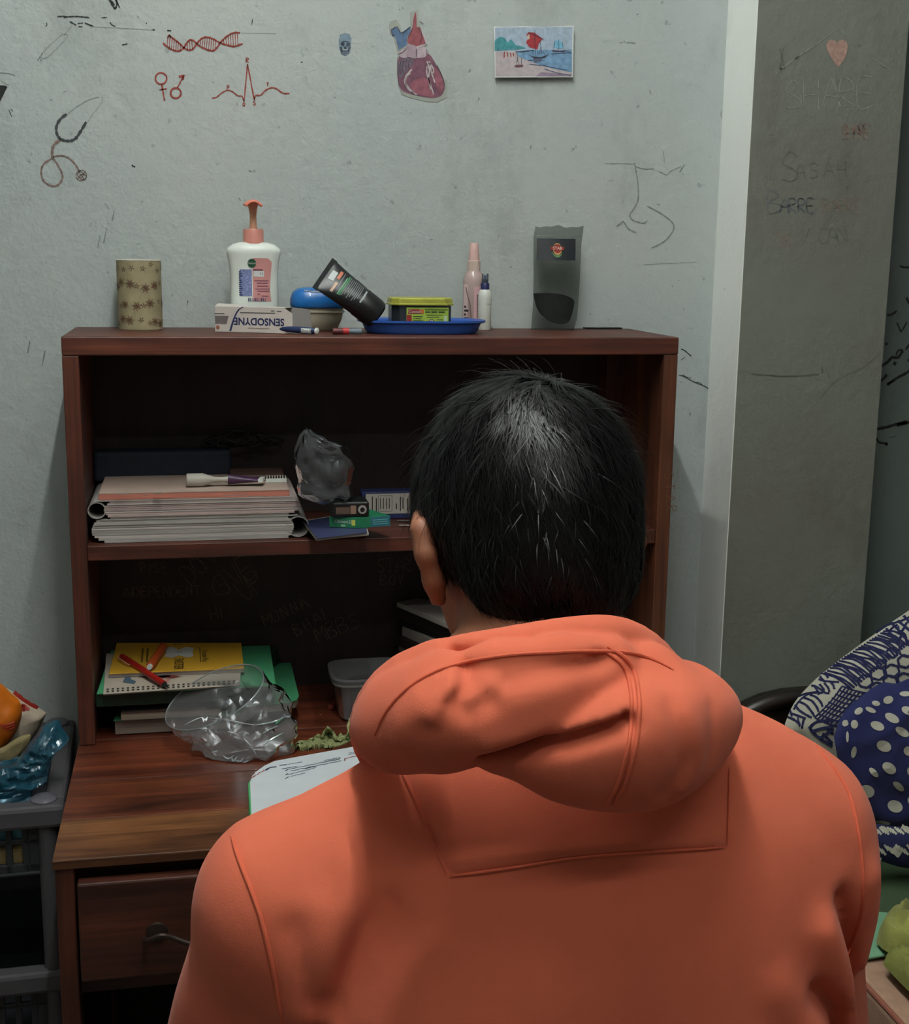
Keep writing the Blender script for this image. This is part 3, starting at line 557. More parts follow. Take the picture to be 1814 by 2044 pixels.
# planks of the top, from the wall to the front edge
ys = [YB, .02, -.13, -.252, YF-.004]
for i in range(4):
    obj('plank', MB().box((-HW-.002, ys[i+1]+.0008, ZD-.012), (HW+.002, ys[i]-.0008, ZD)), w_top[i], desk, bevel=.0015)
obj('front_rail', MB().box((-HW+.022, YF+.03, ZD-.040), (HW-.022, YF+.05, ZD-.012)), wood('rail_wood_shaded', (30, 15, 10), (56, 30, 20), (76, 42, 28), 'X', .5, .05), desk, bevel=.001)  # rail wood darkened to carry the shade under the desk edge
for sx in (-1, 1):
    x0 = -HW if sx < 0 else HW-.022
    obj('leg', MB().box((x0, YF+.001, 0), (x0+.022, YF+.035, ZD-.012)), w_v, desk, bevel=.0015)
    obj('leg', MB().box((x0, YB-.04, 0), (x0+.022, YB-.006, ZD-.012)), w_v, desk, bevel=.0015)
    obj('end_panel', MB().box((x0+.005, YF+.035, .12), (x0+.015, YB-.04, ZD-.03)), w_dr, desk)
XD0, XD1, ZD0, ZD1 = -HW+.0255, -.14, .607, .732
obj('back_panel', MB().box((-HW+.022, YB-.03, .06), (HW-.022, YB-.02, ZD-.014)), w_back, desk)  # added dark panel, stands in for the black shade under the desk
obj('divider', MB().box((XD1+.004, YF+.02, .30), (XD1+.022, YB-.02, ZD-.03)), w_dr, desk)
obj('drawer_bottom_rail', MB().box((-HW+.022, YF+.02, .575), (XD1+.004, YB-.02, .59)), w_dr, desk)
dr = obj('drawer', MB().box((XD0, YF-.012, ZD0), (XD1, YF+.008, ZD1)), w_dr, desk, bevel=.0025)
obj('drawer_side', MB().box((XD0+.008, YF+.008, ZD0+.02), (XD0+.02, YB-.08, ZD1-.01)), w_dr, dr)
obj('drawer_side', MB().box((XD1-.02, YF+.008, ZD0+.02), (XD1-.008, YB-.08, ZD1-.01)), w_dr, dr)
hx, hz = -.305, .664
hp_ = [(hx-.034, YF-.012, hz-.008), (hx-.03, YF-.03, hz), (hx-.015, YF-.036, hz+.008), (hx, YF-.034, hz+.002), (hx+.02, YF-.036, hz-.006), (hx+.045, YF-.032, hz-.008), (hx+.06, YF-.012, hz-.008)]
obj('handle', MB().tube(crom(hp_, 6), .0032, 8), mat('dark_brass', (56, 44, 38), .55, metal=.6), dr, sm=True)
obj('handle_plate', MB().lathe([(.013, 0), (.012, .003), (.006, .004)], (0, 0, 0), 16, mtx=Matrix.Translation((hx-.02, YF-.012, hz)) @ Matrix.Rotation(math.pi/2, 4, 'X')), mat('dark_brass', 0), dr, sm=True)
# ------------------------------------------------------------------ things on top of the shelf unit
def X(u, v, Y): return float(atY(u, v, Y)[0])
def mpp(u, v, Y): return float((atY(u, v, Y)-CAM) @ FW)/FPX
def patch(name, fn, m, parent, nu=8, nv=4): return obj(name, MB().grid(fn, nu, nv), m, parent, sm=True, recalc=False)
ZT1 = ZT+.0004
white_pl = mat('white_plastic', (214, 220, 214), .35, .03); black_pl = mat('black_plastic', (22, 24, 25), .4, .15)
navy = mat('navy_print', (34, 48, 92), .5, .1); blueprint = mat('blue_print', (74, 86, 140), .6, .2, 500); darkprint = mat('dark_print', (40, 40, 46), .6, .1); whiteprint = mat('white_print', (198, 202, 198), .6, .05)
redprint = mat('red_print', (160, 52, 44), .5, .1); greenprint = mat('green_print', (60, 120, 78), .5, .1); orangeprint = mat('orange_print', (196, 116, 84), .5, .1)

# patterned canister
cx, cy = X(279, 600, .178), .178; R0, H0 = .0322, .1005
can = thing('paper_canister', 'khaki paper tube printed with brown flowers', 'container', (cx, cy, ZT1))
obj('tube', MB().lathe([(R0, 0), (R0, H0), (R0-.0012, H0), (R0-.0014, .004), (.002, .004)], (cx, cy, ZT1), 48), mat('canister_paper', (148, 138, 108), .7, .18, 45, .1, 60), can, sm=True)
obj('rim', MB().tube([(cx+(R0-.0006)*math.cos(t), cy+(R0-.0006)*math.sin(t), ZT1+H0) for t in np.linspace(0, 2*math.pi, 40, False)], .0011, 6, closed=True), mat('rim_paper', (190, 188, 176), .7), can, sm=True)
def cyl(a, z, k=0): return (cx+(R0+.0004+k)*math.sin(a), cy-(R0+.0004+k)*math.cos(a), ZT1+z)
brown = mat('flower_brown', (92, 66, 48), .7, .25, 300); stemc = mat('stem_print', (104, 104, 82), .7, .2)
rd = random.Random(2)
for ia in range(-8, 9):
    for iz in range(4):
        a = ia*.40+(iz % 2)*.2+rd.uniform(-.1, .1); z = .012+iz*.026+rd.uniform(-.005, .005); big = rd.random() < .45
        mb = MB(); r = .0075 if big else .0042; n = 7 if big else 5; ph = rd.random()
        for k in range(n):
            t = 2*math.pi*(k+ph)/n
            if big:
                q = [(0, 0), (.5*r*math.cos(t-.3), .5*r*math.sin(t-.3)), (r*math.cos(t), r*math.sin(t)), (.5*r*math.cos(t+.3), .5*r*math.sin(t+.3)), (0, 0)]
            else: q = [(.2*r*math.cos(t), .2*r*math.sin(t)), (r*math.cos(t), r*math.sin(t))]
            P = [cyl(a+p[0]/R0, z+p[1]) for p in q]
            mb.ribbon(P, .0010, (math.sin(a), -math.cos(a), 0), .2)
        if abs(ia) < 6: obj('flower', mb, brown, can, recalc=False)
# pump bottle
cx, cy = X(507, 560, .15), .15; u_ = .0002346
pb = thing('pump_bottle', 'white liquid soap bottle with a pink pump', 'bottle', (cx, cy, ZT1))
prof = [(.0345, 0), (.0362, .004), (.0358, .03), (.0348, .06), (.0352, .085), (.0372, .1), (.0398, .1125), (.0402, .1165), (.0375, .121), (.03, .1262), (.02, .1288), (.0152, .129)]
SYB = .52; PWB = 2.6
obj('body', MB().lathe(prof, (cx, cy, ZT1), 64, 1, SYB, PWB), white_pl, pb, sm=True, ang=50)
def front(x, z):      # front skin of the bottle
    r = float(np.interp(z, [p[1] for p in prof], [p[0] for p in prof])); t = min(abs(x)/r, .98); return cy-r*SYB*(1-t**PWB)**(1/PWB)
def pf(cxc, cyc, k=.0004):     # crop pixels -> point on the bottle
    x = (cxc-997)*u_; z = (860-cyc)*u_; return (cx+x, front(x, z)-k, ZT1+z)
pf2 = lambda x, y, k=.0004: pf(x, y, k)
pinkl = mat('pink_label', (196, 138, 136), .45, .06)
def bowed(s, t):
    yy = 408+(675-408)*t; xr = np.interp(yy, [408, 430, 520, 600, 675], [1080, 1106, 1098, 1092, 1100]); return pf(985+(xr-985)*s, yy)
patch('label_panel', bowed, pinkl, pb, 10, 14)
patch('label_text_block', lambda s, t: pf(905+75*s, 478+165*t), mat('fine_blue_text', (118, 128, 172), .6, .55, 900, detail=1), pb, 8, 10)
def disc(name, cxc, cyc, r, fn, m, parent, k, n=20): return obj(name, MB().add([fn(cxc+r*math.cos(2*math.pi*i/n), cyc+r*math.sin(2*math.pi*i/n), k) for i in range(n)], [tuple(range(n))]), m, parent, recalc=False)
lg = disc('logo', 981, 440, 27, pf2, mat('logo_green', (24, 74, 50), .5), pb, .0008)
text('Dettol', .0045, lambda x, y: pf(981+x/u_, 440-y/u_, .0012), whiteprint, lg)
patch('white_tag', lambda s, t: pf(990+66*s, 487+36*t, .0007), mat('tag_white', (206, 206, 206), .5), pb, 6, 3)
mb = MB()
for yy, xa, xb in ((545, 995, 1085), (560, 1010, 1080), (578, 1012, 1078), (596, 1000, 1092), (610, 1012, 1090), (628, 1010, 1030), (640, 1040, 1082)):
    mb.grid(lambda s, t: pf(xa+(xb-xa)*s, yy+(5*t), .0008), 6, 2)
patch('label_lines', lambda s, t: pf(988+60*s, 476+8*t, .0008), mat('plum_print', (118, 70, 96), .6, .3, 700), pb)
obj('label_text_lines', mb, mat('plum_print', 0), pb, recalc=False)
mb = MB()
for i in range(9): mb.grid(lambda s, t: pf(955+i*13+(8-(i % 3)*2)*s, 655+20*t, .0009), 2, 2)
obj('barcode', mb, navy, pb, recalc=False)
text('+1', .006, lambda x, y: pf(1040+x/u_, 505-y/u_, .0011), navy, pb)
mb = MB()
for i in range(12): mb.grid(lambda s, t: pf(900+22*s*(.5+.5*((i*7) % 3)/2), 490+i*13+6*t, .0009), 2, 2)
obj('bullet_marks', mb, navy, pb, recalc=False)
pinkp = mat('pink_pump_plastic', (208, 140, 128), .4, .04); coral = mat('coral_pump_plastic', (222, 126, 104), .4, .05)
obj('collar', MB().lathe([(.0152, .127), (.0152, .146), (.0142, .148), (.006, .148)], (cx, cy, ZT1), 32), pinkp, pb, sm=True)
obj('pump_stem', MB().lathe([(.0058, .148), (.0052, .158), (.0048, .166), (.0062, .176), (.0078, .183), (.0078, .186)], (cx, cy, ZT1), 20), mat('pale_stem', (220, 170, 140), .4, .05), pb, sm=True)
def hd(s, t):
    a = (s-.5)*2; y = (t-.35)*.052; w = .0150-.004*abs(t-.35); return (cx+a*w, cy-y, ZT1+.1905-.0075*a*a-.004*max(0, t-.4)-.0*y)
hm = MB().grid(hd, 14, 8); ho = obj('pump_head', hm, coral, pb, sm=True); sol = ho.modifiers.new('s', 'SOLIDIFY'); sol.thickness = .003; sol.offset = -1
# toothpaste box, turned a little, open at the right end
Rc = atZ(568, 666, ZT1); ang = -.42; ex = np.array([math.cos(ang), math.sin(ang), 0]); ey = np.array([-math.sin(ang), math.cos(ang), 0]); ez = np.array([0, 0, 1.])
L_, D_, H_ = .107, .034, .0365; O_ = Rc-ex*L_; O_[2] = ZT1
tb = thing('toothpaste_box', 'white cardboard toothpaste box, open at one end, lettering upside down', 'box', O_+ex*L_/2+ey*D_/2)
def bl(a, b, c): return tuple(O_+ex*a+ey*b+ez*c)
card = mat('white_card', (198, 190, 184), .5, .04, 20); cardin = mat('grey_card_inside', (150, 148, 144), .6, .05)
t_ = .0006
obj('front_panel', MB().prism([(0, 0), (L_, 0), (L_+.012, .008), (L_+.012, H_-.008), (L_, H_), (0, H_)], lambda a, c: bl(a, 0, c), lambda a, c: bl(a, t_, c)), card, tb)
obj('back_panel', MB().prism([(0, 0), (L_, 0), (L_, H_), (0, H_)], lambda a, c: bl(a, D_, c), lambda a, c: bl(a, D_-t_, c)), cardin, tb)
obj('base_panel', MB().prism([(0, 0), (L_, 0), (L_+.02, .012), (L_, D_), (0, D_)], lambda a, b: bl(a, b, 0), lambda a, b: bl(a, b, t_)), card, tb)
obj('lid_panel', MB().grid(lambda s, t: bl(L_*s, D_*t, H_+.004*math.sin(math.pi*t)*(1-s)*(1 if s < .3 else .4)), 12, 6), card, tb, sm=True)
obj('end_panel', MB().prism([(0, 0), (D_, 0), (D_, H_), (0, H_)], lambda b, c: bl(0, b, c), lambda b, c: bl(t_, b, c)), card, tb)
obj('end_flap', MB().prism([(0, 0), (.0, H_), (.026, H_-.003), (.028, .008), (.004, 0)], lambda a, c: tuple(np.array(bl(L_, D_-.002, c))+np.array([a, -.1*a, 0])), lambda a, c: tuple(np.array(bl(L_, D_-.002+t_, c))+np.array([a, -.1*a, 0]))), mat('silver_card', (136, 132, 130), .45, .1), tb)
S_ = L_/(1195-775)                     # crop pixels on the front
fb = lambda x, y, k=.0003: bl((x-775)*S_, -k, (845-y)*S_*.93)
text('SENSODYNE', .0145, lambda x, y: fb(1042-x/S_, 775+y/S_/.93), mat('sensitive_navy', (30, 38, 84), .5), tb, sx=.95, bold=.00035)
obj('blue_arc', MB().grid(lambda s, t: fb(862+78*(1-(1-s)**.5)+12*t*(1-.3*s)+4*s, 838-148*s, .0004), 12, 2), navy, tb, recalc=False)
obj('grey_panel', MB().grid(lambda s, t: fb(778+(82-14*t)*s, 747+48*t, .0004), 2, 2), mat('grey_label', (112, 104, 104), .5), tb, recalc=False)
for i, (xx, yy, w_, m_) in enumerate(((930, 722, 210, darkprint), (975, 815, 130, mat('tan_print', (140, 128, 118), .6)), (1115, 708, 20, darkprint), (1150, 710, 28, darkprint), (775, 732, 60, darkprint))):
    obj('print_line', MB().grid(lambda s, t: fb(xx+w_*s, yy+4*t, .0004), 2, 2), m_, tb, recalc=False)
obj('red_mark', MB().add([fb(793+11*math.cos(t), 818+13*math.sin(t), .0004) for t in np.linspace(0, 6.28, 14)[:-1]], [tuple(range(13))]), mat('rust_print', (150, 92, 74), .5), tb, recalc=False)
# toothbrush sticking out of the box
a0 = np.array(bl(L_*.35, D_*.45, .0082)); a1 = atZ(631, 661, ZT1+.0052); a1 = np.array(a1)
dv = (a1-a0)/np.linalg.norm(a1-a0)
br = thing('toothbrush', 'navy and white toothbrush handle poking out of the toothpaste box', 'toothbrush', (a0[0], a0[1], ZT1+.003))
obj('handle', MB().tube([a0, a0+(a1-a0)*.5, a0+(a1-a0)*.8, a0+(a1-a0)*.97, a1], [.003, .0042, .005, .0046, .0028], 14), mat('brush_navy', (32, 46, 84), .35), br, sm=True)
sdv = np.cross(dv, [0, 0, 1.]); sdv /= np.linalg.norm(sdv)
bf = lambda x, y, k: a1-dv*(.0135-x)+np.array([0, 0, y])+sdv*(.0052+k)*math.sqrt(max(.05, 1-(y/.0062)**2))
obj('logo_plate', MB().grid(lambda s, t: bf(-.0085+.0165*s, -.0033+.0066*t, .0004), 8, 6), white_pl, br, recalc=False)
text('Oral-B', .0062, lambda x, y: bf(x, y, .0008), navy, br)
obj('end_cap', MB().lathe([(.003, 0), (.0049, .002), (.0049, .004), (.003, .0055)], (0, 0, 0), 14, mtx=Matrix.Translation(tuple(a1-dv*.002)) @ Vector((0, 0, 1)).rotation_difference(Vector(dv)).to_matrix().to_4x4()), white_pl, br, sm=True)
# soap case
cx, cy = X(634, 630, .16), .16
sc = thing('soap_case', 'cream soap case with a blue domed lid', 'soap box', (cx, cy, ZT1))
obj('base', MB().lathe([(.026, 0), (.03, .003), (.036, .016), (.038, .026), (.0405, .027), (.0405, .029), (.0385, .029), (.0385, .033), (.036, .033)], (cx, cy, ZT1), 48, 1, .68, 3.2), mat('cream_plastic', (182, 176, 154), .4, .04), sc, sm=True)
obj('lid', MB().lathe([(.0395, .0335), (.0415, .036), (.041, .046), (.038, .056), (.031, .0615), (.022, .0635), (.002, .064)], (cx, cy, ZT1), 48, 1, .72, 3.4), mat('blue_lid_plastic', (30, 104, 176), .32, .05, coat=.2), sc, sm=True, ang=60)
lf = lambda x, y, k: (cx-.006+x, cy-.0275+(y+.006)*.9, ZT1+.0565+(y+.006)*.42+k)
obj('badge', MB().add([lf(.0165*math.cos(t), .006*math.sin(t), .0012) for t in np.linspace(0, 6.28, 24)[:-1]], [tuple(range(23))]), mat('badge_grey', (150, 158, 168), .4), sc, recalc=False)
text('LUX', .0085, lambda x, y: lf(x, y, .0018), mat('badge_dark', (66, 72, 84), .4), sc, sx=1.3)
# red marker lying down
p0, p1 = atZ(664, 661, ZT1+.0046), atZ(721, 661, ZT1+.0046); p0, p1 = np.array(p0), np.array(p1); dv = p1-p0
mk = thing('red_marker', 'short red marker pen with a clear grey tip lying behind the toothbrush', 'pen', (float(p0[0]+dv[0]/2), float(p0[1]+dv[1]/2), ZT1))
obj('barrel', MB().tube([p0, p0+dv*.35], .0046, 16), mat('maroon_plastic', (92, 40, 42), .4), mk, sm=True)
obj('grip', MB().tube([p0+dv*.35, p0+dv*.56], .0047, 16), mat('bright_red', (190, 54, 56), .4), mk, sm=True)
obj('clear_cap', MB().tube([p0+dv*.56, p0+dv*.62, p0+dv*.85, p1], [.0036, .0036, .0044, .0044], 16), mat('smoke_plastic', (112, 124, 136), .25, .2, 200), mk, sm=True)
obj('cap_hole', MB().tube([p1, p1+dv*.006], .0034, 12), black_pl, mk)
# tray
cx, cy = X(841, 650, .10), .10; RT_ = .0955
tr = thing('blue_tray', 'shallow oval blue plastic tray holding the tin and the black tube', 'tray', (cx, cy, ZT1))
obj('dish', MB().lathe([(.002, 0), (.080, 0), (.084, .003), (.0885, .014), (.0955, .0165), (.0955, .0195), (.0935, .0195), (.0865, .0165), (.0825, .006), (.079, .003), (.002, .003)], (cx, cy, ZT1), 72, 1, .62, 2.7), mat('blue_tray_plastic', (42, 84, 164), .38, .06, coat=.15), tr, sm=True, ang=35)
ZTR = ZT1+.0036
# tin
x0, x1 = X(781, 620, .07), X(906, 620, .07); ty0, ty1 = .068, .128; cxm = (x0+x1)/2; hw = (x1-x0)/2; hd_ = (ty1-ty0)/2; cym = (ty0+ty1)/2
tn = thing('tin_box', 'black tin with a yellow-green lid and label, standing in the blue tray', 'tin', (cxm, cym, ZTR))
def octo(w, d, c): return [(-w+c, -d), (w-c, -d), (w, -d+c), (w, d-c), (w-c, d), (-w+c, d), (-w, d-c), (-w, -d+c)]
obj('body', MB().prism(octo(hw-.002, hd_-.002, .011), lambda a, b: (cxm+a, cym+b, ZTR), lambda a, b: (cxm+a, cym+b, ZTR+.041)), mat('tin_black', (40, 44, 48), .35, .08, coat=.2), tn, bevel=.0015)
obj('lid', MB().prism(octo(hw, hd_, .012), lambda a, b: (cxm+a, cym+b, ZTR+.0385), lambda a, b: (cxm+a*.985, cym+b*.985, ZTR+.0485)), mat('tin_lid_green', (172, 172, 74), .32, .1, 40, metal=.25), tn, bevel=.002, bseg=3)
obj('lid_rim', MB().prism(octo(hw+.0014, hd_+.0014, .012), lambda a, b: (cxm+a, cym+b, ZTR+.0375), lambda a, b: (cxm+a, cym+b, ZTR+.0405)), mat('tin_lid_green', 0), tn, bevel=.0008)
tq = 2*hw/(925-570)
tf = lambda x, y, k=.0004: (cxm+(x-747)*tq, cym-hd_+.002-k, ZTR+.0378-(y-462)*tq)
def rect(name, fn, a, b, m, parent, k=.0004): return obj(name, MB().add([fn(a[0], a[1], k), fn(b[0], a[1], k), fn(b[0], b[1], k), fn(a[0], b[1], k)], [(0, 1, 2, 3)]), m, parent, recalc=False)
lb = rect('label', tf, (655, 474), (893, 600), mat('label_lime', (150, 176, 66), .5, .12, 60), tn)
rect('red_logo', tf, (664, 484), (736, 509), mat('tin_red', (146, 40, 40), .5), lb, .0008)
text('Consul', .0062, lambda x, y: tf(699+x/tq, 497-y/tq, .0012), whiteprint, lb)
rect('orange_square', tf, (738, 485), (752, 508), mat('tin_orange', (188, 92, 44), .5), lb, .0008)
rect('red_band', tf, (656, 515), (684, 600), mat('tin_red', 0), lb, .0008)
for (a, b) in (((758, 484), (888, 489)), ((760, 495), (790, 503)), ((796, 495), (828, 503)), ((836, 495), (872, 503)), ((692, 522), (745, 526)), ((692, 534), (740, 537)), ((692, 545), (750, 548)), ((692, 556), (735, 559)), ((765, 514), (860, 517)), ((770, 526), (840, 529)), ((828, 540), (862, 543)), ((828, 552), (862, 555)), ((826, 563), (864, 566))): rect('text_line', tf, a, b, mat('tin_dark_green', (52, 66, 34), .5), lb, .0008)
rect('white_strip', tf, (868, 520), (884, 590), mat('tin_pale', (170, 190, 170), .5), lb, .0008)
disc('seal_ring', 795, 552, 15, lambda x, y, k: tf(x, y, k), mat('tin_ring', (50, 46, 40), .5), lb, .0009)
disc('seal', 795, 552, 11, lambda x, y, k: tf(x, y, k), mat('tin_seal', (196, 186, 170), .5), lb, .0012)
rect('seal_bar', tf, (791, 546), (799, 557), mat('tin_ring', 0), lb, .0015)
# black squeeze tube leaning in the tray
A = np.array(atY(751, 628, .075)); B = np.array(atY(650, 549, .075)); A[2] = max(A[2], ZTR+.0205)
ax_ = (B-A); LT = np.linalg.norm(ax_); ax_ /= LT
cr = np.array([.026, .012, .013]); cr -= ax_*(cr@ax_); cr /= np.linalg.norm(cr); nr = np.cross(ax_, cr); 
if nr[1] > 0: nr = -nr
tu = thing('squeeze_tube', 'black face wash tube leaning cap down in the blue tray', 'tube', (A[0], A[1], ZTR))
def TB(s, ph, k=0.):       # s 0 cap .. 1 crimp
    a = .0215+.0065*s; b = .0205*(1-s)**.75+.0006; return A+ax_*(.03+s*(LT-.03))+cr*(a+k)*math.cos(ph)+nr*(b+k)*math.sin(ph)
obj('body', MB().grid(lambda u, v: tuple(TB(v, u*2*math.pi)), 40, 14, True), mat('tube_black', (26, 28, 30), .35, .12), tu, sm=True)
obj('crimp', MB().prism([(-.0285, 0), (.0285, 0), (.0285, .009), (-.0285, .009)], lambda a, b: tuple(A+ax_*(LT-.003+b)+cr*a+nr*.0008), lambda a, b: tuple(A+ax_*(LT-.003+b)+cr*a-nr*.0008)), mat('crimp_black', (34, 36, 38), .4), tu)
capM = frame(A-ax_*.006, cr, nr)
obj('cap', MB().lathe([(.0165, 0), (.0205, .003), (.0218, .01), (.0222, .034), (.021, .036)], (0, 0, 0), 40, mtx=frame(A-ax_*.004, cr, np.cross(ax_, cr))), black_pl, tu, sm=True)
def tp(name, s0, s1, p0, p1, m, k=.0006): return patch(name, lambda u, v: tuple(TB(s0+(s1-s0)*v, p0+(p1-p0)*u, k)), m, tu, 8, 6)
c0 = math.pi/2
tp('white_tag', .80, .93, c0-.45, c0+.15, mat('tube_tag', (178, 184, 184), .5)); tp('orange_print', .70, .77, c0-.7, c0-.1, orangeprint); tp('orange_print', .68, .74, c0+.1, c0+.8, mat('peach_print', (206, 172, 150), .5, .3, 300))
tp('green_band', .50, .545, c0-.75, c0+.75, greenprint); tp('green_band', .555, .575, c0-.5, c0+.75, mat('green_pale', (112, 176, 140), .5))
for i in range(13):
    s = .64-i*.042; 
    if .48 < s < .60: continue
    tp('text_line', s, s+.014, c0-.72, c0+(.35+.35*((i*5) % 3)/2), mat('grey_text_print', (132, 140, 142), .6, .35, 900))
tp('side_label', .05, .35, c0-2.0, c0-1.25, mat('olive_label', (62, 62, 44), .5)); tp('side_label_orange', .03, .13, c0-1.95, c0-1.3, mat('amber_label', (132, 78, 48), .5))
tp('foot_print', .02, .06, c0-.5, c0+.5, mat('pale_print', (150, 160, 162), .6, .3, 800))
# tall pink mist bottle
cx, cy = X(944.5, 600, .19), .19; q_ = .00075/2.834
mi = thing('mist_bottle', 'tall clear pink body mist bottle with a pale pink cap', 'bottle', (cx, cy, ZT1))
clearp = mat('clear_pink_plastic', (214, 188, 184), .2, .05, trans=.35, coat=.3)
obj('body', MB().lathe([(.0150, 0), (.0165, .002), (.0166, .072), (.0160, .08), (.0135, .086), (.0102, .0905), (.0098, .093)], (cx, cy, ZT1), 36), clearp, mi, sm=True, ang=50)
obj('collar', MB().lathe([(.0102, .0905), (.0102, .1055), (.0092, .1065)], (cx, cy, ZT1), 28), mat('peach_collar', (198, 176, 164), .4), mi, sm=True)
obj('cap', MB().lathe([(.0090, .106), (.0076, .122), (.0070, .1325), (.0062, .1335)], (cx, cy, ZT1), 28), mat('pink_cap', (206, 170, 164), .4, .04), mi, sm=True)
cw = lambda a, z, k=.0004: (cx+(.0166+k)*math.sin(a), cy-(.0166+k)*math.cos(a), ZT1+z)
patch('label', lambda s, t: cw(-.15+1.35*s, .005+.062*t), mat('pink_paper_label', (196, 158, 162), .5, .05), mi, 8, 3)
patch('side_label', lambda s, t: cw(-1.4+.65*s, .005+.065*t), mat('pale_pink_label', (206, 180, 178), .5, .05), mi, 6, 3)
for i in range(17): patch('text_line', lambda s, t: cw(.12+.55*s, .008+i*.0028+.0013*t, .0009), darkprint, mi, 4, 2)
for i in range(5): patch('text_mark', lambda s, t: cw(-1.15+.25*s*(1+i % 2), .01+i*.006+.003*t, .0009), darkprint, mi, 3, 2)
obj('hair_line', MB().tube([cw(-.95, .066, .001), cw(-.75, .052, .001), cw(-.5, .04, .001), cw(-.35, .012, .001)], .0006, 6), mat('brown_line', (96, 78, 66), .6), mi)
# small white spray
b0 = atZ(968.5, 659, ZT1); cx, cy = float(b0[0]), float(b0[1])+.008
ws = thing('small_spray', 'small white spray bottle with a navy collar beside the blue tray', 'bottle', (cx, cy, ZT1))
obj('body', MB().lathe([(.0098, 0), (.0106, .0015), (.0106, .052), (.0098, .058), (.0075, .0615), (.0062, .063)], (cx, cy, ZT1), 28), mat('white_bottle', (206, 208, 200), .35, .05), ws, sm=True)
obj('collar', MB().lathe([(.0068, .0615), (.0068, .0715), (.006, .0725)], (cx, cy, ZT1), 24), mat('navy_collar', (34, 36, 82), .4), ws, sm=True)
obj('nozzle', MB().lathe([(.0038, .0725), (.0034, .078), (.0022, .0785), (.0022, .084)], (cx, cy, ZT1), 14), mat('navy_nozzle', (48, 56, 104), .4), ws, sm=True)
obj('clear_cap', MB().lathe([(.0052, .0722), (.0052, .086), (.0046, .087), (.0002, .087)], (cx, cy, ZT1), 24, cap=False), film('clear_cap_film', (200, 210, 220), .12), ws, sm=True)
obj('label_line', MB().grid(lambda s, t: (cx+.0110*math.sin(.1+.9*s), cy-.0110*math.cos(.1+.9*s), ZT1+.04+.0008*t), 8, 2), mat('grey_print', (150, 150, 144), .6), ws, recalc=False)
# clear stand-up pouch of dark powder
px0 = X(1062, 660, .17); s8 = .00077/8.515; cy = .185
po = thing('plastic_pouch', 'clear stand-up pouch with a black label and dark powder inside', 'pouch', (px0+.042, .17, ZT1))
pl = [(95, 1890), (130, 1500), (142, 1000), (140, 300), (180, 95)]; pr = [(880, 1890), (940, 1680), (985, 1000), (1010, 400), (1048, 125)]
def edge(t):
    y = 1890-(1890-110)*t; a = np.interp(-y, [-p[1] for p in pl], [p[0] for p in pl]); b = np.interp(-y, [-p[1] for p in pr], [p[0] for p in pr]); return a, b, y
def pouch(s, t, side):
    a, b, y = edge(t); xx = a+(b-a)*s
    if t > .985: y += 14*math.sin(s*11)+10*math.sin(s*23)
    bul = (.019*(1-t)**.8+.0015)*math.sin(math.pi*min(max(s, 0), 1))**.6+.0006
    lean = .016*t
    bul += .0011*math.sin(s*9+t*6)*math.sin(math.pi*s)*(1-t)
    return (px0+(xx-95)*s8, .178+lean+(-bul if side < 0 else bul*.7), ZT1+(1890-y)*s8)
pfm = film('pouch_film', (150, 156, 150), .07, .25, .10)
for nm, sd in (('front_sheet', -1), ('back_sheet', 1)): patch(nm, lambda s, t: pouch(s, t, sd), pfm, po, 24, 30)
def pz(x, y, k):
    t = (1890-y)/1780; a, b, _ = edge(t); s = (x-a)/(b-a); p = pouch(s, t, -1); return (p[0], p[1]-k, p[2])
dk = [(165, 1265), (300, 1255), (480, 1255), (620, 1275), (760, 1320), (850, 1380), (840, 1480), (790, 1640), (720, 1750), (600, 1780), (480, 1765), (360, 1700), (250, 1590), (195, 1450)]
obj('powder', MB().prism([(p[0], p[1]) for p in crom(dk+[dk[0]], 3)[:-1]], lambda x, y: pz(x, y, -.0006), lambda x, y: pz(x, y, -.014)), mat('dark_powder', (14, 16, 17), .9, .3, 700, .5, 900), po)
patch('label', lambda s, t: pz(195+695*s-10*t, 318+368*t, .0005), mat('pouch_label_black', (30, 34, 40), .5, .12, 60), po, 10, 6)
def pd(name, x, y, rx, ry, m, k): return obj(name, MB().add([pz(x+rx*math.cos(2*math.pi*i/24), y+ry*math.sin(2*math.pi*i/24), k) for i in range(24)], [tuple(range(24))]), m, po, recalc=False)
pd('emblem_green', 545, 520, 95, 122, mat('emblem_green', (90, 132, 84), .5), .0008); pd('emblem_black', 545, 500, 100, 105, mat('pouch_label_black', 0), .0011)
pd('emblem_gold', 545, 498, 80, 102, mat('emblem_gold', (196, 152, 92), .5), .0014); pd('emblem_black', 545, 486, 82, 72, mat('pouch_label_black', 0), .0017); pd('emblem_red', 545, 492, 68, 74, mat('emblem_red', (140, 38, 34), .5), .0020)
obj('emblem_bar', MB().add([pz(x, y, .0023) for x, y in ((430, 455), (660, 455), (670, 485), (660, 515), (430, 515), (420, 485))], [tuple(range(6))]), mat('emblem_red', 0), po, recalc=False)
text('STAR', .0068, lambda x, y: pz(545+x/s8, 486-y/s8, .0027), mat('emblem_text', (222, 206, 186), .5), po)
obj('zip_strip', MB().grid(lambda s, t: pz(160+850*s, 262+16*t, .0006), 10, 2), mat('zip_grey', (98, 106, 100), .4), po, recalc=False)
# flat black strip at the back edge
a0 = X(1164, 660, .215); a1 = X(1238, 660, .215)
tag(obj('black_strip', MB().box((a0, .205, ZT1), (a1, .218, ZT1+.0022)), black_pl, bevel=.0005), 'thin black strip lying behind the pouch on the shelf top', 'strip')
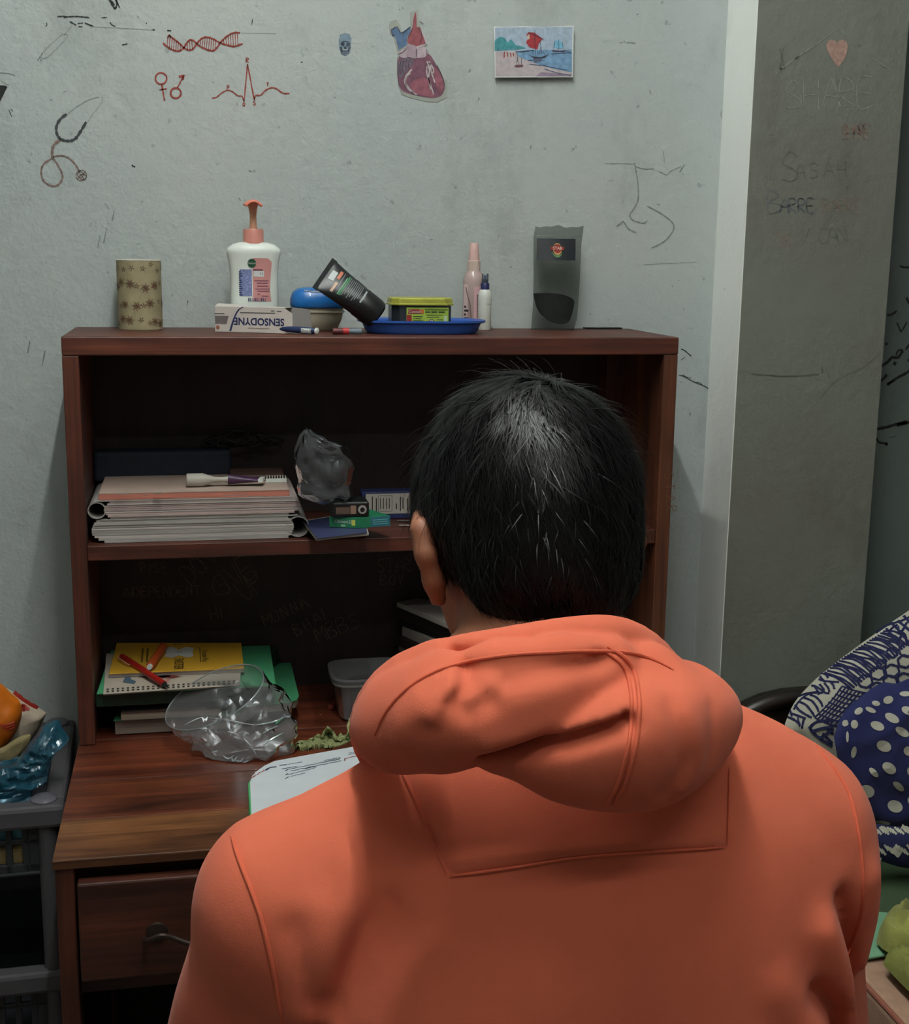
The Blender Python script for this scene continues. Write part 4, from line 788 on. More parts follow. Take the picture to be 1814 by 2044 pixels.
# ------------------------------------------------------------------ helpers for papers, packets and bags
def slab(name, px, z, th, m, parent=None, bevel=.0006):
    """flat thing whose top corners are seen at the given pixels at height z"""
    P = [atZ(u, v, z) for u, v in px]; n = len(P)
    for p in P:
        if p[1] > -.01: p[0] = min(max(p[0], -.4165), .4165); p[1] = min(p[1], .2135)      # keep inside the shelf unit
    mb = MB().add([tuple(p) for p in P]+[(p[0], p[1], p[2]-th) for p in P], [tuple(range(n)), tuple(range(2*n-1, n-1, -1))]+[(i, i+n, (i+1) % n+n, (i+1) % n) for i in range(n)])
    return obj(name, mb, m, parent, bevel=bevel)
def cen(px, z): P = np.array([atZ(u, v, z) for u, v in px]); return P.mean(0)
def pillow(px, Y, thick, k=0., nz=0., sc=40., seed=0., rings=10, sub=3, back=.7, zmin=None, post=None):
    """closed cushion-like mesh from an outline in pixels on the plane Y + k*(v - vmean)"""
    O = np.array([(q[0], q[1]) for q in crom(list(px)+[px[0]], sub)][:-1]); c = O.mean(0); n = len(O); V = []; F = []
    for sd in (-1, 1):
        for j in range(rings+1):
            r = j/rings
            for i in range(n):
                if j == 0 and i: continue
                q = c+(O[i]-c)*r; p = atY(q[0], q[1], Y+k*(q[1]-c[1]))
                b = thick*math.sqrt(max(0, 1-r**2.6))*(1 if sd < 0 else back)
                if nz:
                    w = Vector((p[0]*sc+seed, p[2]*sc, sd*3.)); h = (1-abs(noise.noise(w))*2)*nz+noise.noise(w*.35)*nz*1.6; b += h*(1-r**6)
                p[1] += sd*b
                if zmin is not None: p[2] = max(p[2], zmin)
                if post: post(p)
                V.append(tuple(p))
    M = 1+rings*n
    def id_(s, j, i): return s*M+(0 if j == 0 else 1+(j-1)*n+i % n)
    for s in (0, 1):
        for i in range(n):
            F.append((id_(s, 0, 0), id_(s, 1, i), id_(s, 1, i+1)))
            for j in range(1, rings): F.append((id_(s, j, i), id_(s, j+1, i), id_(s, j+1, i+1), id_(s, j, i+1)))
    for i in range(n): F.append((id_(0, rings, i), id_(0, rings, i+1), id_(1, rings, i+1), id_(1, rings, i)))
    return MB().add(V, F)
ZS = ZS1+.0004
pages = mat('page_edges', (176, 168, 164), .8, .3, 1., stretch=(6, 6, 900), detail=2); pages2 = mat('page_edges_grey', (158, 154, 150), .8, .3, 1., stretch=(6, 6, 800), detail=2)
pages_p = mat('page_edges_pink', (164, 146, 142), .8, .28, 1., stretch=(6, 6, 900), detail=2); coverw = mat('soft_cover', (150, 146, 142), .5, .06)
def volume(name, label, x0, x1, y0, y1, z, h, spine, mats, seed):
    """thick paperback lying flat, its spine a rolled tube at one end"""
    rd = random.Random(seed); n = 9; hh = h/n; r = h*.47
    t = thing(name, label, 'book', ((x0+x1)/2, (y0+y1)/2, z), 'thick paperbacks stacked on the shelf')
    for i in range(n):
        q = (i+.5)/n; free = .022*abs(2*q-1)**2.2 if i < n/2 else .009*abs(2*q-1)**2
        a, b = (x0+.032-.010*math.sin(math.pi*q), x1-free) if spine < 0 else (x0+free, x1-.032+.010*math.sin(math.pi*q))
        d = rd.uniform(-.0012, .0012)
        mb = MB()
        mb.grid(lambda s, u: (a+(b-a)*s, y0+d+(y1-y0-.004)*u, z+i*hh+hh*.94+.0008*math.sin(s*5+i)*(1 if 0 < i < n-1 else .3)), 10, 2)
        mb2 = MB().box((a, y0+d, z+i*hh+.0001), (b, y1-.004, z+(i+1)*hh-rd.choice((.0001, .0001, .0007))))
        obj('page_bundle', mb2, rd.choice(mats), t)
    cx = x0+r*1.05 if spine < 0 else x1-r*1.05; zc = z+h/2
    arc = np.linspace(0, 2*math.pi, 33)
    mb = MB()
    for yy in (0, 1): pass
    V = [(cx+rr*math.cos(a)*1.05, yv, zc+rr*math.sin(a)) for yv in (y0-.001, y1) for rr in (r, r-.0014) for a in arc]; m_ = len(arc); F = []
    g = lambda y, q, i: y*2*m_+q*m_+i
    for i in range(m_-1): F += [(g(0, 0, i), g(0, 0, i+1), g(1, 0, i+1), g(1, 0, i)), (g(0, 1, i), g(1, 1, i), g(1, 1, i+1), g(0, 1, i+1)), (g(0, 0, i), g(0, 1, i), g(0, 1, i+1), g(0, 0, i+1)), (g(1, 0, i), g(1, 0, i+1), g(1, 1, i+1), g(1, 1, i))]
    obj('spine', mb.add(V, F), coverw, t, sm=True, ang=50)
    ca, cb = (x0+r, x1-.012) if spine < 0 else (x0+.012, x1-r)
    obj('cover', MB().box((ca, y0-.001, z+h), (cb, y1, z+h+.0009)), coverw, t)
    return t
xa, xb = X(183, 1065, .018), X(617, 1060, .018)
volume('paperback_volume', 'thick grey paperback with a rolled spine, bottom of the shelf stack', xa, xb, .018, .205, ZS, .0325, 1, [pages, pages2, pages2], 1)
xa2, xb2 = max(X(169, 1020, .02), -.4165), X(600, 1020, .02)
volume('paperback_volume', 'thick pinkish paperback with a rolled spine, upper one of the shelf stack', xa2, xb2, .02, .205, ZS+.0337, .0255, -1, [pages, pages_p, pages_p], 2)
ZN = ZS+.0337+.0267
x0, x1 = X(197, 1003, .024), X(578, 1003, .024)
npd = thing('pink_notepad', 'pink edged notepad lying on the thick paperbacks', 'notepad', ((x0+x1)/2, .09, ZN))
obj('pad', MB().box((x0, .024, ZN), (x1, .165, ZN+.0085)), mat('pink_pad_edge', (182, 112, 96), .7, .15, 1., stretch=(5, 5, 600)), npd, bevel=.0005)
obj('top_sheet', MB().box((x0+.0005, .0236, ZN+.0086), (x1-.0005, .165, ZN+.0098)), mat('pad_top_sheet', (168, 148, 136), .7, .08, 15), npd)
for u, v, w in ((245, 986, .02), (315, 985, .012), (470, 988, .035), (508, 991, .02), (290, 989, .006)):
    p = atZ(u, v, ZN+.0101); obj('print_mark', MB().box((p[0]-w/2, p[1]-.002, ZN+.0099), (p[0]+w/2, p[1]+.002, ZN+.0101)), mat('faded_print', (120, 104, 100), .8), npd)
ZP = ZN+.0101
# navy laptop sleeve behind
x0, x1 = X(188, 950, .178), X(462, 950, .178)
tag(obj('navy_sleeve', MB().box((x0, .170, ZN+.0003), (x1, .208, ZN+.047)), mat('navy_cloth', (24, 30, 44), .7, .2, 60, .2, 200), bevel=.006, bseg=3), 'dark navy padded sleeve standing behind the pink notepad', 'sleeve')
# brown wallet
x0, x1 = X(460, 960, .1), X(568, 960, .1)
wl = thing('brown_wallet', 'flat brown wallet lying on the pink notepad', 'wallet', ((x0+x1)/2, .13, ZP))
obj('flap', MB().box((x0, .098, ZP), (x1, .163, ZP+.009)), mat('brown_leather', (74, 54, 46), .55, .2, 40, .3, 200), wl, bevel=.002)
obj('edge_strip', MB().box((x0+.001, .0976, ZP+.003), (x1-.001, .1, ZP+.005)), mat('leather_dark', (48, 34, 30), .6), wl)
# white comb in front of it
x0, x1 = X(530, 975, .085), X(572, 975, .085)
cb = thing('white_comb', 'short white comb lying against the brown wallet', 'comb', ((x0+x1)/2, .085, ZP))
obj('back', MB().box((x0, .080, ZP), (x1, .083, ZP+.006)), white_pl, cb, bevel=.0006)
for i in range(8): xx = x0+(x1-x0)*(i+.4)/8; obj('tooth', MB().box((xx, .0805, ZP+.006), (xx+.001, .0825, ZP+.0105)), white_pl, cb)
# small purple ointment tube with a white nozzle cap
q0, q1 = np.array(atY(373, 976, .06)), np.array(atY(530, 976, .06)); zc = ZP+.0100; q0[2] = q1[2] = zc
ot = thing('ointment_tube', 'purple ointment tube with a long white nozzle cap on the notepad', 'tube', ((q0[0]+q1[0])/2, .06, ZP))
L = q1-q0; at_ = lambda t: q0+L*t
obj('nozzle_cap', MB().tube([at_(0), at_(.015), at_(.17), at_(.19), at_(.24), at_(.34), at_(.44), at_(.48), at_(.52)], [.0088, .0096, .0096, .0100, .0082, .0045, .0034, .0042, .0046], 24), mat('ivory_plastic', (176, 172, 162), .45, .04), ot, sm=True, ang=50)
obj('cap_hollow', MB().tube([at_(-.001), at_(-.003)], .0072, 20), mat('shade_plastic', (120, 116, 110), .6), ot)
obj('body', MB().grid(lambda u, v: tuple(at_(.52+.40*v)+np.array([0, math.cos(u*2*math.pi)*(.0062+.004*v), math.sin(u*2*math.pi)*(.0078-.0052*v)-.0016*v])), 24, 8, True), mat('purple_label', (62, 34, 66), .45, .15), ot, sm=True)
obj('crimp', MB().prism([(.90, -.0105), (.96, -.0105), (1.0, .0105), (.94, .0105)], lambda t, y: tuple(at_(t)+np.array([0, y, .0012])), lambda t, y: tuple(at_(t)+np.array([0, y, -.0036]))), white_pl, ot)
# black cable heap
rd = random.Random(9); pts = []
for i in range(46):
    t = i/45; pts.append((X(405+150*t, 920, .19)+.012*math.sin(i*1.9), .188+.010*math.cos(i*1.3), ZN+.0495+.013*(1+math.sin(i*.9+1))*(.4+.6*math.sin(math.pi*t))))
tag(obj('black_cable', MB().tube(crom(pts, 5), .0018, 8), mat('black_rubber', (15, 15, 16), .6, .1), sm=True), 'tangled black cable heaped on the navy sleeve', 'cable')
# notebooks, medicine box, black adapter
nb = [(633, 1074), (735, 1063), (722, 1020), (606, 1040)]; zt = ZS+.0195
nt = thing('small_notebook', 'blue notebook with loose white pages under the green medicine box', 'notebook', tuple(cen(nb, ZS)))
for i in range(4): slab('page_block', [(u+rd.uniform(-3, 3), v+rd.uniform(-1, 1)) for u, v in nb], zt-.0045*(3-i)-.0015, .0040, [pages, pages2][i % 2], nt)
slab('cover', nb[:1]+[(733, 1062)]+nb[2:], zt+.0002, .0014, mat('blue_cover', (52, 58, 92), .5, .1), nt)
zt += .0004
mbp = [(713, 1034), (779, 1029), (716, 1010), (657, 1031)]; zg = zt+.0155
md = thing('medicine_box', 'small green medicine box under the black adapter', 'box', tuple(cen(mbp, zt)))
gbx = slab('carton', mbp, zg, .0152, mat('green_carton', (34, 112, 78), .5, .12, 60), md, bevel=.0003)
A0, A1, A2 = (np.array(atZ(*mbp[k], zg)) for k in (3, 0, 1))
def fpt(P0, P1, s, h, k=.0004):
    d = P1-P0; n = np.cross(d, [0, 0, 1.]); n /= np.linalg.norm(n); p = P0+d*s+n*k; return (p[0], p[1], zg-.0152*(1-h))
text('Olmest20', .0068, lambda x, y: fpt(A0, A1, .52+x/np.linalg.norm(A1-A0), .58+y/.0152), whiteprint, md)
obj('yellow_tag', MB().add([fpt(A0, A1, s, h) for s, h in ((.80, .25), (.93, .25), (.93, .8), (.80, .8))], [(0, 1, 2, 3)]), mat('yellow_print', (196, 196, 90), .5), md, recalc=False)
obj('white_tag', MB().add([fpt(A0, A1, s, h) for s, h in ((.42, .1), (.58, .1), (.58, .3), (.42, .3))], [(0, 1, 2, 3)]), mat('pale_green_print', (130, 180, 140), .5), md, recalc=False)
obj('teal_end', MB().add([fpt(A1, A2, s, h) for s, h in ((.4, .02), (.99, .02), (.99, .98), (.4, .98))], [(0, 1, 2, 3)]), mat('teal_print', (44, 96, 112), .5), md, recalc=False)
for i in range(3): obj('text_line', MB().add([fpt(A1, A2, s, h, .0007) for s, h in ((.46, .25+.2*i), (.92, .25+.2*i), (.92, .33+.2*i), (.46, .33+.2*i))], [(0, 1, 2, 3)]), mat('pale_teal_print', (96, 160, 160), .5), md, recalc=False)
za = zg+.0004; ay = float(min(A0[1], A1[1]))+.004
x0, x1 = X(662, 1015, ay), X(737, 1015, ay)
ad = thing('black_adapter', 'black power adapter on top of the green medicine box', 'adapter', ((x0+x1)/2, ay+.02, za))
obj('case', MB().box((x0, ay, za), (x1, ay+.045, za+.022)), black_pl, ad, bevel=.003, bseg=3)
obj('nameplate', MB().box((x0+.006, ay-.0004, za+.005), (x0+.026, ay, za+.015)), mat('plate_brown', (86, 70, 62), .5), ad)
obj('sticker', MB().box((x1-.027, ay-.0004, za+.005), (x1-.019, ay, za+.017)), mat('sticker_tan', (138, 110, 96), .5), ad)
obj('socket_ring', MB().lathe([(.0062, 0), (.0062, .001), (.0034, .001)], (0, 0, 0), 20, mtx=Matrix.Translation((x1-.010, ay, za+.011)) @ Matrix.Rotation(math.pi/2, 4, 'X')), mat('ring_grey', (150, 146, 142), .4), ad, sm=True)
obj('socket_hole', MB().lathe([(.0033, 0), (.0033, .0016)], (0, 0, 0), 16, mtx=Matrix.Translation((x1-.010, ay, za+.011)) @ Matrix.Rotation(math.pi/2, 4, 'X')), black_pl, ad)
# blue packet with a white printed label
by = .135; x0, x1 = X(722, 1010, by), X(872, 1010, by); zb = ZS+.043
bp_ = thing('blue_packet', 'blue carton with a white printed label standing at the back of the shelf', 'box', ((x0+x1)/2, by+.015, ZS))
obj('carton', MB().box((x0, by, ZS), (x1, by+.03, zb)), mat('blue_carton', (40, 48, 92), .5, .12), bp_, bevel=.001)
xl = X(730, 1010, by); xr = X(850, 1010, by)
obj('label', MB().box((xl, by-.0005, ZS+.008), (xr, by, zb-.003)), mat('label_paper', (176, 172, 162), .6, .05), bp_)
for xx, a, b in ((742, .05, .9), (750, .1, .8), (790, .2, .5), (798, .1, .85), (803, .2, .8), (812, .1, .75), (770, .45, .52)):
    xm = X(xx, 1010, by); obj('text_line', MB().box((xm, by-.0008, ZS+.009+.03*a), (xm+.0016, by-.0004, ZS+.009+.03*b)), darkprint, bp_)
xq0, xq1 = X(755, 1010, by), X(782, 1010, by)
obj('text_frame', MB().tube([(xq0, by-.0006, ZS+.012), (xq1, by-.0006, ZS+.012), (xq1, by-.0006, zb-.006), (xq0, by-.0006, zb-.006)], .0004, 6, closed=True), darkprint, bp_)
for k in range(4): xm = xq0+(xq1-xq0)*(k+.6)/4.6; obj('text_line', MB().box((xm, by-.0008, ZS+.016), (xm+.0012, by-.0004, zb-.010)), darkprint, bp_)
# hair pins
for k, (u, v) in enumerate(((808, 1040), (812, 1049))):
    p = atZ(u, v, ZS+.001); tag(obj('hair_pin', MB().tube(crom([(p[0]-.012, p[1]+.003, ZS+.001), (p[0]+.012, p[1]-.001, ZS+.001), (p[0]+.014, p[1]+.002, ZS+.001), (p[0]-.010, p[1]+.006, ZS+.001)], 4), .0009, 6), mat('pin_metal', (120, 110, 104), .3, metal=.8), sm=True), 'thin metal hair pin lying on the shelf %s the blue carton' % ('close to', 'farther in front of')[k], 'hair pin', 'hair pins on the shelf')
# crumpled clear bag on the shelf
rows = [(858, 611, 616), (868, 600, 626), (880, 595, 655), (892, 592, 692), (910, 589, 704), (930, 588, 706), (948, 592, 703), (960, 597, 697), (972, 594, 700), (985, 597, 704), (996, 612, 700), (1003, 645, 690)]
def crumple(rows, Y, dep, nu, seed, amp, sc):
    rr = np.array(rows, float); n = 26; V = []; vs = np.linspace(rows[0][0], rows[-1][0], n)
    for v in vs:
        a, b = np.interp(v, rr[:, 0], rr[:, 1]), np.interp(v, rr[:, 0], rr[:, 2])
        for i in range(nu):
            t = 2*math.pi*i/nu; u = (a+b)/2-(b-a)/2*math.cos(t); p = atY(u, v, Y); w = Vector((p[0]*sc+seed, p[2]*sc, math.sin(t)*1.5))
            h = (abs(noise.noise(w))-.25)*amp+noise.noise(w*2.3)*amp*.5
            p[1] -= math.sin(t)*(dep*(b-a)/110+h); p[0] += h*.3*math.cos(t); p[2] += noise.noise(w*1.3+Vector((9, 0, 0)))*amp*.4; V.append(tuple(p))
    F = [(j*nu+i, j*nu+(i+1) % nu, (j+1)*nu+(i+1) % nu, (j+1)*nu+i) for j in range(n-1) for i in range(nu)]
    return MB().add(V, F)
f_clear = film('clear_film', (170, 172, 176), .17, .22, .17)
o = obj('clear_plastic_bag', crumple(rows, ay+.018, .03, 44, 3., .019, 26), f_clear, recalc=False)
tag(o, 'crumpled clear plastic bag sitting on the black adapter', 'plastic bag')

# ------------------------------------------------------------------ things on the desk top
ZK = ZD+.0005
gm = mat('green_cover', (62, 132, 92), .45, .08, 20); gdk = mat('dark_green_plastic', (20, 44, 32), .35, .15)
b1 = [(226, 1437), (480, 1424), (556, 1335), (262, 1345)]
bk = thing('green_book', 'thick book with a mint green cover at the bottom of the desk pile', 'book', tuple(cen(b1, ZK)))
slab('page_block', [(u+3, v+1) for u, v in b1], ZK+.0232, .0218, mat('page_side_brown', (138, 126, 116), .8, .25, 1., stretch=(5, 5, 700)), bk, bevel=.0004)
slab('cover', b1, ZK+.026, .0026, gm, bk, bevel=.001); slab('cover', b1, ZK+.0014, .0013, gm, bk)
b2 = [(241, 1422), (440, 1411), (450, 1352), (256, 1360)]
slabk = slab('page_block', b2, ZK+.0398, .0128, mat('page_side_tan', (150, 138, 124), .8, .25, 1., stretch=(5, 5, 700)), thing('small_book', 'small pale paged book lying on the mint green book', 'book', tuple(cen(b2, ZK+.0265))))
slab('cover', b2, ZK+.0412, .0013, mat('brown_cover', (70, 56, 50), .6), slabk.parent)
d1 = [(190, 1386), (474, 1372), (556, 1290), (222, 1288)]
df = thing('dark_green_file', 'dark green plastic box file in the middle of the desk pile', 'file', tuple(cen(d1, ZK+.0415)))
slab('lower_half', d1, ZK+.0515, .0098, gdk, df, bevel=.0015); slab('upper_half', d1, ZK+.0725, .0200, gdk, df, bevel=.002); 
slab('lip', [(u-1, v+1) for u, v in d1], ZK+.0535, .0016, mat('green_lip', (46, 82, 66), .3), df)
g1 = [(193, 1384), (551, 1368), (538, 1288), (224, 1287)]
tag(slab('green_folder', g1, ZK+.0752, .0022, mat('green_folder_card', (66, 142, 100), .55, .06)), 'flat mint green folder spread over the dark green file', 'folder')
n1 = [(206, 1385), (478, 1367), (484, 1308), (212, 1304)]
sn = thing('spiral_notebook', 'white spiral notebook with painted cover and punched holes', 'notebook', tuple(cen(n1, ZK+.0756)))
slab('page_block', n1, ZK+.0782, .0026, pages2, sn); cv = slab('cover', n1, ZK+.0796, .0012, mat('cream_cover', (172, 162, 148), .6, .08, 25), sn)
hole = mat('hole_dark', (40, 38, 36), .8)
for i in range(26):
    s = (i+.5)/26; u, v = 210+s*262, 1376-s*17
    for dv in (0, 4.5):
        P = [atZ(u+a, v+dv+b, ZK+.0799) for a, b in ((-2.4, -1.2), (2.4, -1.4), (2.4, 1.4), (-2.4, 1.6))]; obj('punched_hole', MB().add([tuple(p) for p in P], [(0, 1, 2, 3)]), hole, sn, recalc=False)
for nm, poly, c in (('blue_figure', [(245, 1362), (250, 1350), (258, 1346), (262, 1356), (272, 1360), (268, 1365)], (70, 92, 110)), ('red_figure', [(275, 1352), (300, 1347), (335, 1346), (362, 1350), (345, 1354), (310, 1353)], (110, 48, 44)), ('blue_figure', [(310, 1349), (335, 1346), (342, 1350), (325, 1353)], (62, 84, 130)), ('pink_figure', [(320, 1358), (340, 1354), (336, 1362), (326, 1363)], (168, 112, 104))):
    obj(nm, MB().add([tuple(atZ(u, v, ZK+.0800)) for u, v in poly], [tuple(range(len(poly)))]), mat('cover_art_%d' % c[0], c, .7, .2, 100), cv, recalc=False)
y1_ = [(217, 1345), (487, 1334), (481, 1283), (233, 1283)]; zy = ZK+.0875
yp = thing('yellow_pad', 'yellow advertising pad with black lettering and a white butterfly', 'notepad', tuple(cen(y1_, ZK+.0800)))
slab('page_block', y1_, zy-.0012, .0062, pages, yp); slab('cover', y1_, zy, .0011, mat('yellow_cover', (196, 150, 46), .5, .06), yp)
onpad = lambda u, v, k=.0004: tuple(atZ(u, v, zy+k))
bf_ = [(325, 1293), (345, 1291), (357, 1297), (370, 1291), (387, 1293), (384, 1301), (386, 1310), (372, 1312), (357, 1308), (344, 1313), (328, 1311), (332, 1302)]
obj('butterfly', MB().add([onpad(u, v) for u, v in bf_], [tuple(range(len(bf_)))]), mat('butterfly_white', (190, 190, 184), .6), yp, recalc=False)
o_ = np.array(atZ(357, 1331, zy+.0006)); 
def rot_text(s, size, u, v): 
    o2 = np.array(atZ(u, v, zy+.0006)); M = lambda x, y: (o2[0]+y, o2[1]-x, o2[2]); return text(s, size, M, mat('black_print', (24, 22, 20), .6), yp, sx=.8)
rot_text('FASTER', .020, 356, 1325); rot_text('CE', .010, 358, 1301); rot_text('Flucoxin Plus', .014, 409, 1309); rot_text('3', .018, 355, 1286)
obj('rule_line', MB().add([onpad(u, v) for u, v in ((398, 1292), (399.5, 1292), (401, 1322), (399.5, 1322))], [(0, 1, 2, 3)]), mat('black_print', 0), yp, recalc=False)
for u in (283, 293): obj('side_print', MB().add([onpad(a, b) for a, b in ((u, 1294), (u+4, 1294), (u+2, 1322), (u-2, 1322))], [(0, 1, 2, 3)]), mat('brown_print', (96, 74, 30), .6, .3, 400), yp, recalc=False)
# red pen and orange marker
p0, p1 = np.array(atZ(242, 1309, zy+.0070)), np.array(atZ(331, 1368, ZK+.0858))
rp_ = thing('red_pen', 'red ballpoint pen lying across the yellow pad and notebook', 'pen', (p0+p1)/2-np.array([0, 0, .006])); dv = p1-p0
redpl = mat('red_plastic', (150, 30, 26), .35, .08)
obj('barrel', MB().tube([p0, p0+dv*.02, p0+dv*.93, p0+dv*.97], [.003, .0046, .0048, .004], 16), redpl, rp_, sm=True)
obj('tip', MB().tube([p0+dv*.965, p0+dv*.99, p1+dv*.04], [.0042, .0032, .0008], 14), black_pl, rp_, sm=True)
nrm_ = np.cross(dv/np.linalg.norm(dv), [0, 0, 1.]); nrm_ /= np.linalg.norm(nrm_)
obj('clip', MB().tube([p0+nrm_*.004+dv*.01, p0+nrm_*.0078+dv*.04, p0+nrm_*.0078+dv*.26, p0+nrm_*.0062+dv*.29], .0011, 8), mat('pink_plastic', (196, 130, 112), .4), rp_, sm=True)
p0, p1 = np.array(atZ(298, 1332, zy+.0068)), np.array(atZ(326, 1290, zy+.0068)); dv = p1-p0
om = thing('orange_marker', 'orange marker with a white end lying on the yellow pad', 'pen', (p0+p1)/2-np.array([0, 0, .0064]))
obj('barrel', MB().tube([p0+dv*.05, p0+dv*.1, p1], [.0058, .0064, .0064], 16), mat('orange_plastic', (168, 72, 30), .4, .1), om, sm=True)
obj('end_plug', MB().tube([p0, p0+dv*.06], .0040, 14), white_pl, om, sm=True)
# second green book to the right of the pile
g2 = [(500, 1408), (578, 1402), (592, 1396), (597, 1388), (577, 1309), (520, 1311)]
gb = thing('green_book', 'mint green covered book sticking out to the right of the pile', 'book', tuple(cen(g2, ZK+.0268)))
slab('page_block', [(u-2, v+1) for u, v in g2], ZK+.0390, .0118, mat('page_side_tan', 0), gb); slab('cover', g2, ZK+.0412, .0021, gm, gb, bevel=.001)
# big clear bag on the desk
RG = [((428, 1392), 108, 47, -28, -.03, .045), ((446, 1408), 110, 56, -26, -.038, .046), ((472, 1434), 112, 68, -20, -.048, .046), ((494, 1462), 100, 58, -14, -.062, .042), ((504, 1488), 88, 40, -10, -.070, .030), ((506, 1503), 80, 26, -6, -.076, .018), ((505, 1512), 66, 17, -4, -.078, .008)]
def bagpt(s, t):
    f = t*(len(RG)-1); i = min(int(f), len(RG)-2); w = f-i; A_, B_ = RG[i], RG[i+1]; mixf = lambda a, b: a+(b-a)*w
    cu, cv_ = mixf(A_[0][0], B_[0][0]), mixf(A_[0][1], B_[0][1]); ma, mi_, an, yc, dy = (mixf(A_[k], B_[k]) for k in range(1, 6))
    ph = 2*math.pi*s; an = math.radians(an); a, b = ma*math.cos(ph), mi_*math.sin(ph)
    u = cu+a*math.cos(an)+b*math.sin(an); v = cv_+a*math.sin(an)-b*math.cos(an)
    p = np.array(atY(u, v, yc+dy*math.sin(ph)))
    w3 = Vector((s*9, t*7, 4.)); h = (abs(noise.noise(Vector((p[0]*38, p[1]*38, p[2]*38))))-.22)*.020*min(1, t*5)*(1-.5*t)+noise.noise(Vector((p[0]*80, p[2]*80, p[1]*80)))*.004*min(1, t*5)
    cdir_ = np.array(atY(cu, cv_, yc))-p; cdir_ /= max(np.linalg.norm(cdir_), 1e-5); p = p+cdir_*h; p[2] = max(p[2], ZK+.0012); return tuple(p)
big = thing('large_clear_bag', 'large open clear plastic bag lying in front of the book pile', 'plastic bag', tuple(np.array(atZ(505, 1500, ZK))))
f_bag = film('bag_film', (196, 196, 198), .19, .13, .24)
mb = MB().grid(bagpt, 64, 26, True); n_ = len(mb.v); mb.f.append(tuple(range(25*64, 26*64)))
obj('film', mb, f_bag, big, recalc=False)
obj('mouth_hem', MB().tube([bagpt(i/48, .0) for i in range(48)], .0011, 6, closed=True), film('hem_film', (205, 210, 212), .4, .1, .4), big, sm=True)
BT = BVHTree.FromPolygons([Vector(p) for p in mb.v], [f for f in mb.f if len(f) == 4]); f_cr = film('glint_film', (225, 230, 232), .55, .08, .5)  # pale tubes laid along the creases paint in the bag's highlights
for ln in ([(600, 765), (850, 800), (1000, 830), (1180, 860)], [(1180, 860), (1400, 820), (1600, 740)], [(1270, 970), (1350, 920), (1470, 870)], [(1290, 1110), (1380, 1040), (1540, 955)], [(1040, 1030), (1120, 1110), (1200, 1230)], [(640, 1200), (720, 1180)], [(780, 1240), (850, 1280), (920, 1240)], [(890, 1260), (910, 1310), (960, 1250)], [(940, 1300), (1000, 1310), (1040, 1260)], [(840, 940), (920, 960), (1000, 1010)], [(1030, 1000), (1060, 960), (1110, 980)], [(480, 900), (560, 915), (640, 905)], [(1540, 720), (1580, 760), (1630, 745)], [(300, 860), (420, 800), (520, 760)]):
    P_ = []
    for q in crom(ln, 5):
        d = Vector(tuple(ray(320+q[0]/6.255, 1310+q[1]/6.255))).normalized(); h = BT.ray_cast(Vector(tuple(CAM)), d)
        if h[0] is not None: P_.append(h[0]-d*.001)
    if len(P_) > 3: obj('crease_glint', MB().tube(P_, [.0011*math.sin(math.pi*(i+.6)/len(P_))+.0002 for i in range(len(P_))], 6), f_cr, big, sm=True)
# clear food container behind the hood
c0 = atZ(680, 1446, ZK); bx0, by0 = float(c0[0]), float(c0[1]); CW, CD, CHh = .11, .10, .062
ct = thing('food_container', 'translucent plastic food container with a rim at the back of the desk', 'container', (bx0+CW/2, by0+CD/2, ZK))
f_box = film('container_film', (176, 172, 176), .5, .3, .25)
obj('tub', MB().lathe([(.001, .001), (.046, .001), (.049, .004), (.054, CHh), (.060, CHh+.001), (.061, CHh-.003)], (bx0+.050, by0+CD/2, ZK), 64, 1, CD/CW, 5., cap=False), f_box, ct, sm=True)
obj('lid', MB().lathe([(.061, CHh+.0015), (.062, CHh+.006), (.057, CHh+.008), (.053, CHh+.005), (.001, CHh+.005)], (bx0+.050, by0+CD/2, ZK), 64, 1, CD/CW, 5., cap=False), film('lid_film', (150, 148, 152), .55, .3, .25), ct, sm=True)
# short red pen stub near it
p = atZ(660, 1411, ZK+.0045); tag(obj('pen_stub', MB().tube([p, p+np.array([.016, .035, 0])], .0042, 12), mat('dull_red_plastic', (120, 52, 40), .5), sm=True), 'short red pencil lying beside the food container', 'pencil')
# green net cloth crumpled behind the open book
def cloth(s, t):
    u = 590+150*s; top = np.interp(u, [590, 610, 640, 648, 655, 668, 680, 692, 700, 712, 740], [1504, 1498, 1486, 1456, 1452, 1476, 1474, 1464, 1440, 1436, 1432]); v = 1512-12*s+(top-(1512-12*s))*t
    b = atZ(u, 1512-22*s, ZK); yy = b[1]+.03+.012*math.sin(9*s+6*t)+noise.noise(Vector((u*.12, t*5, 1)))*.022*(1 if t > .1 else 0)+.02*t
    p = np.array(atY(u, v, yy)); p[2] = max(p[2]+noise.noise(Vector((u*.2, t*7, 5)))*.006*t, ZK+.001); return tuple(p)
o = obj('net_cloth', MB().grid(cloth, 60, 16), mat('olive_net', (136, 142, 96), .8, .3, 320, .6, 420), recalc=False); so = o.modifiers.new('s', 'SOLIDIFY'); so.thickness = .004
tag(o, 'crumpled olive green net cloth behind the open book', 'cloth')
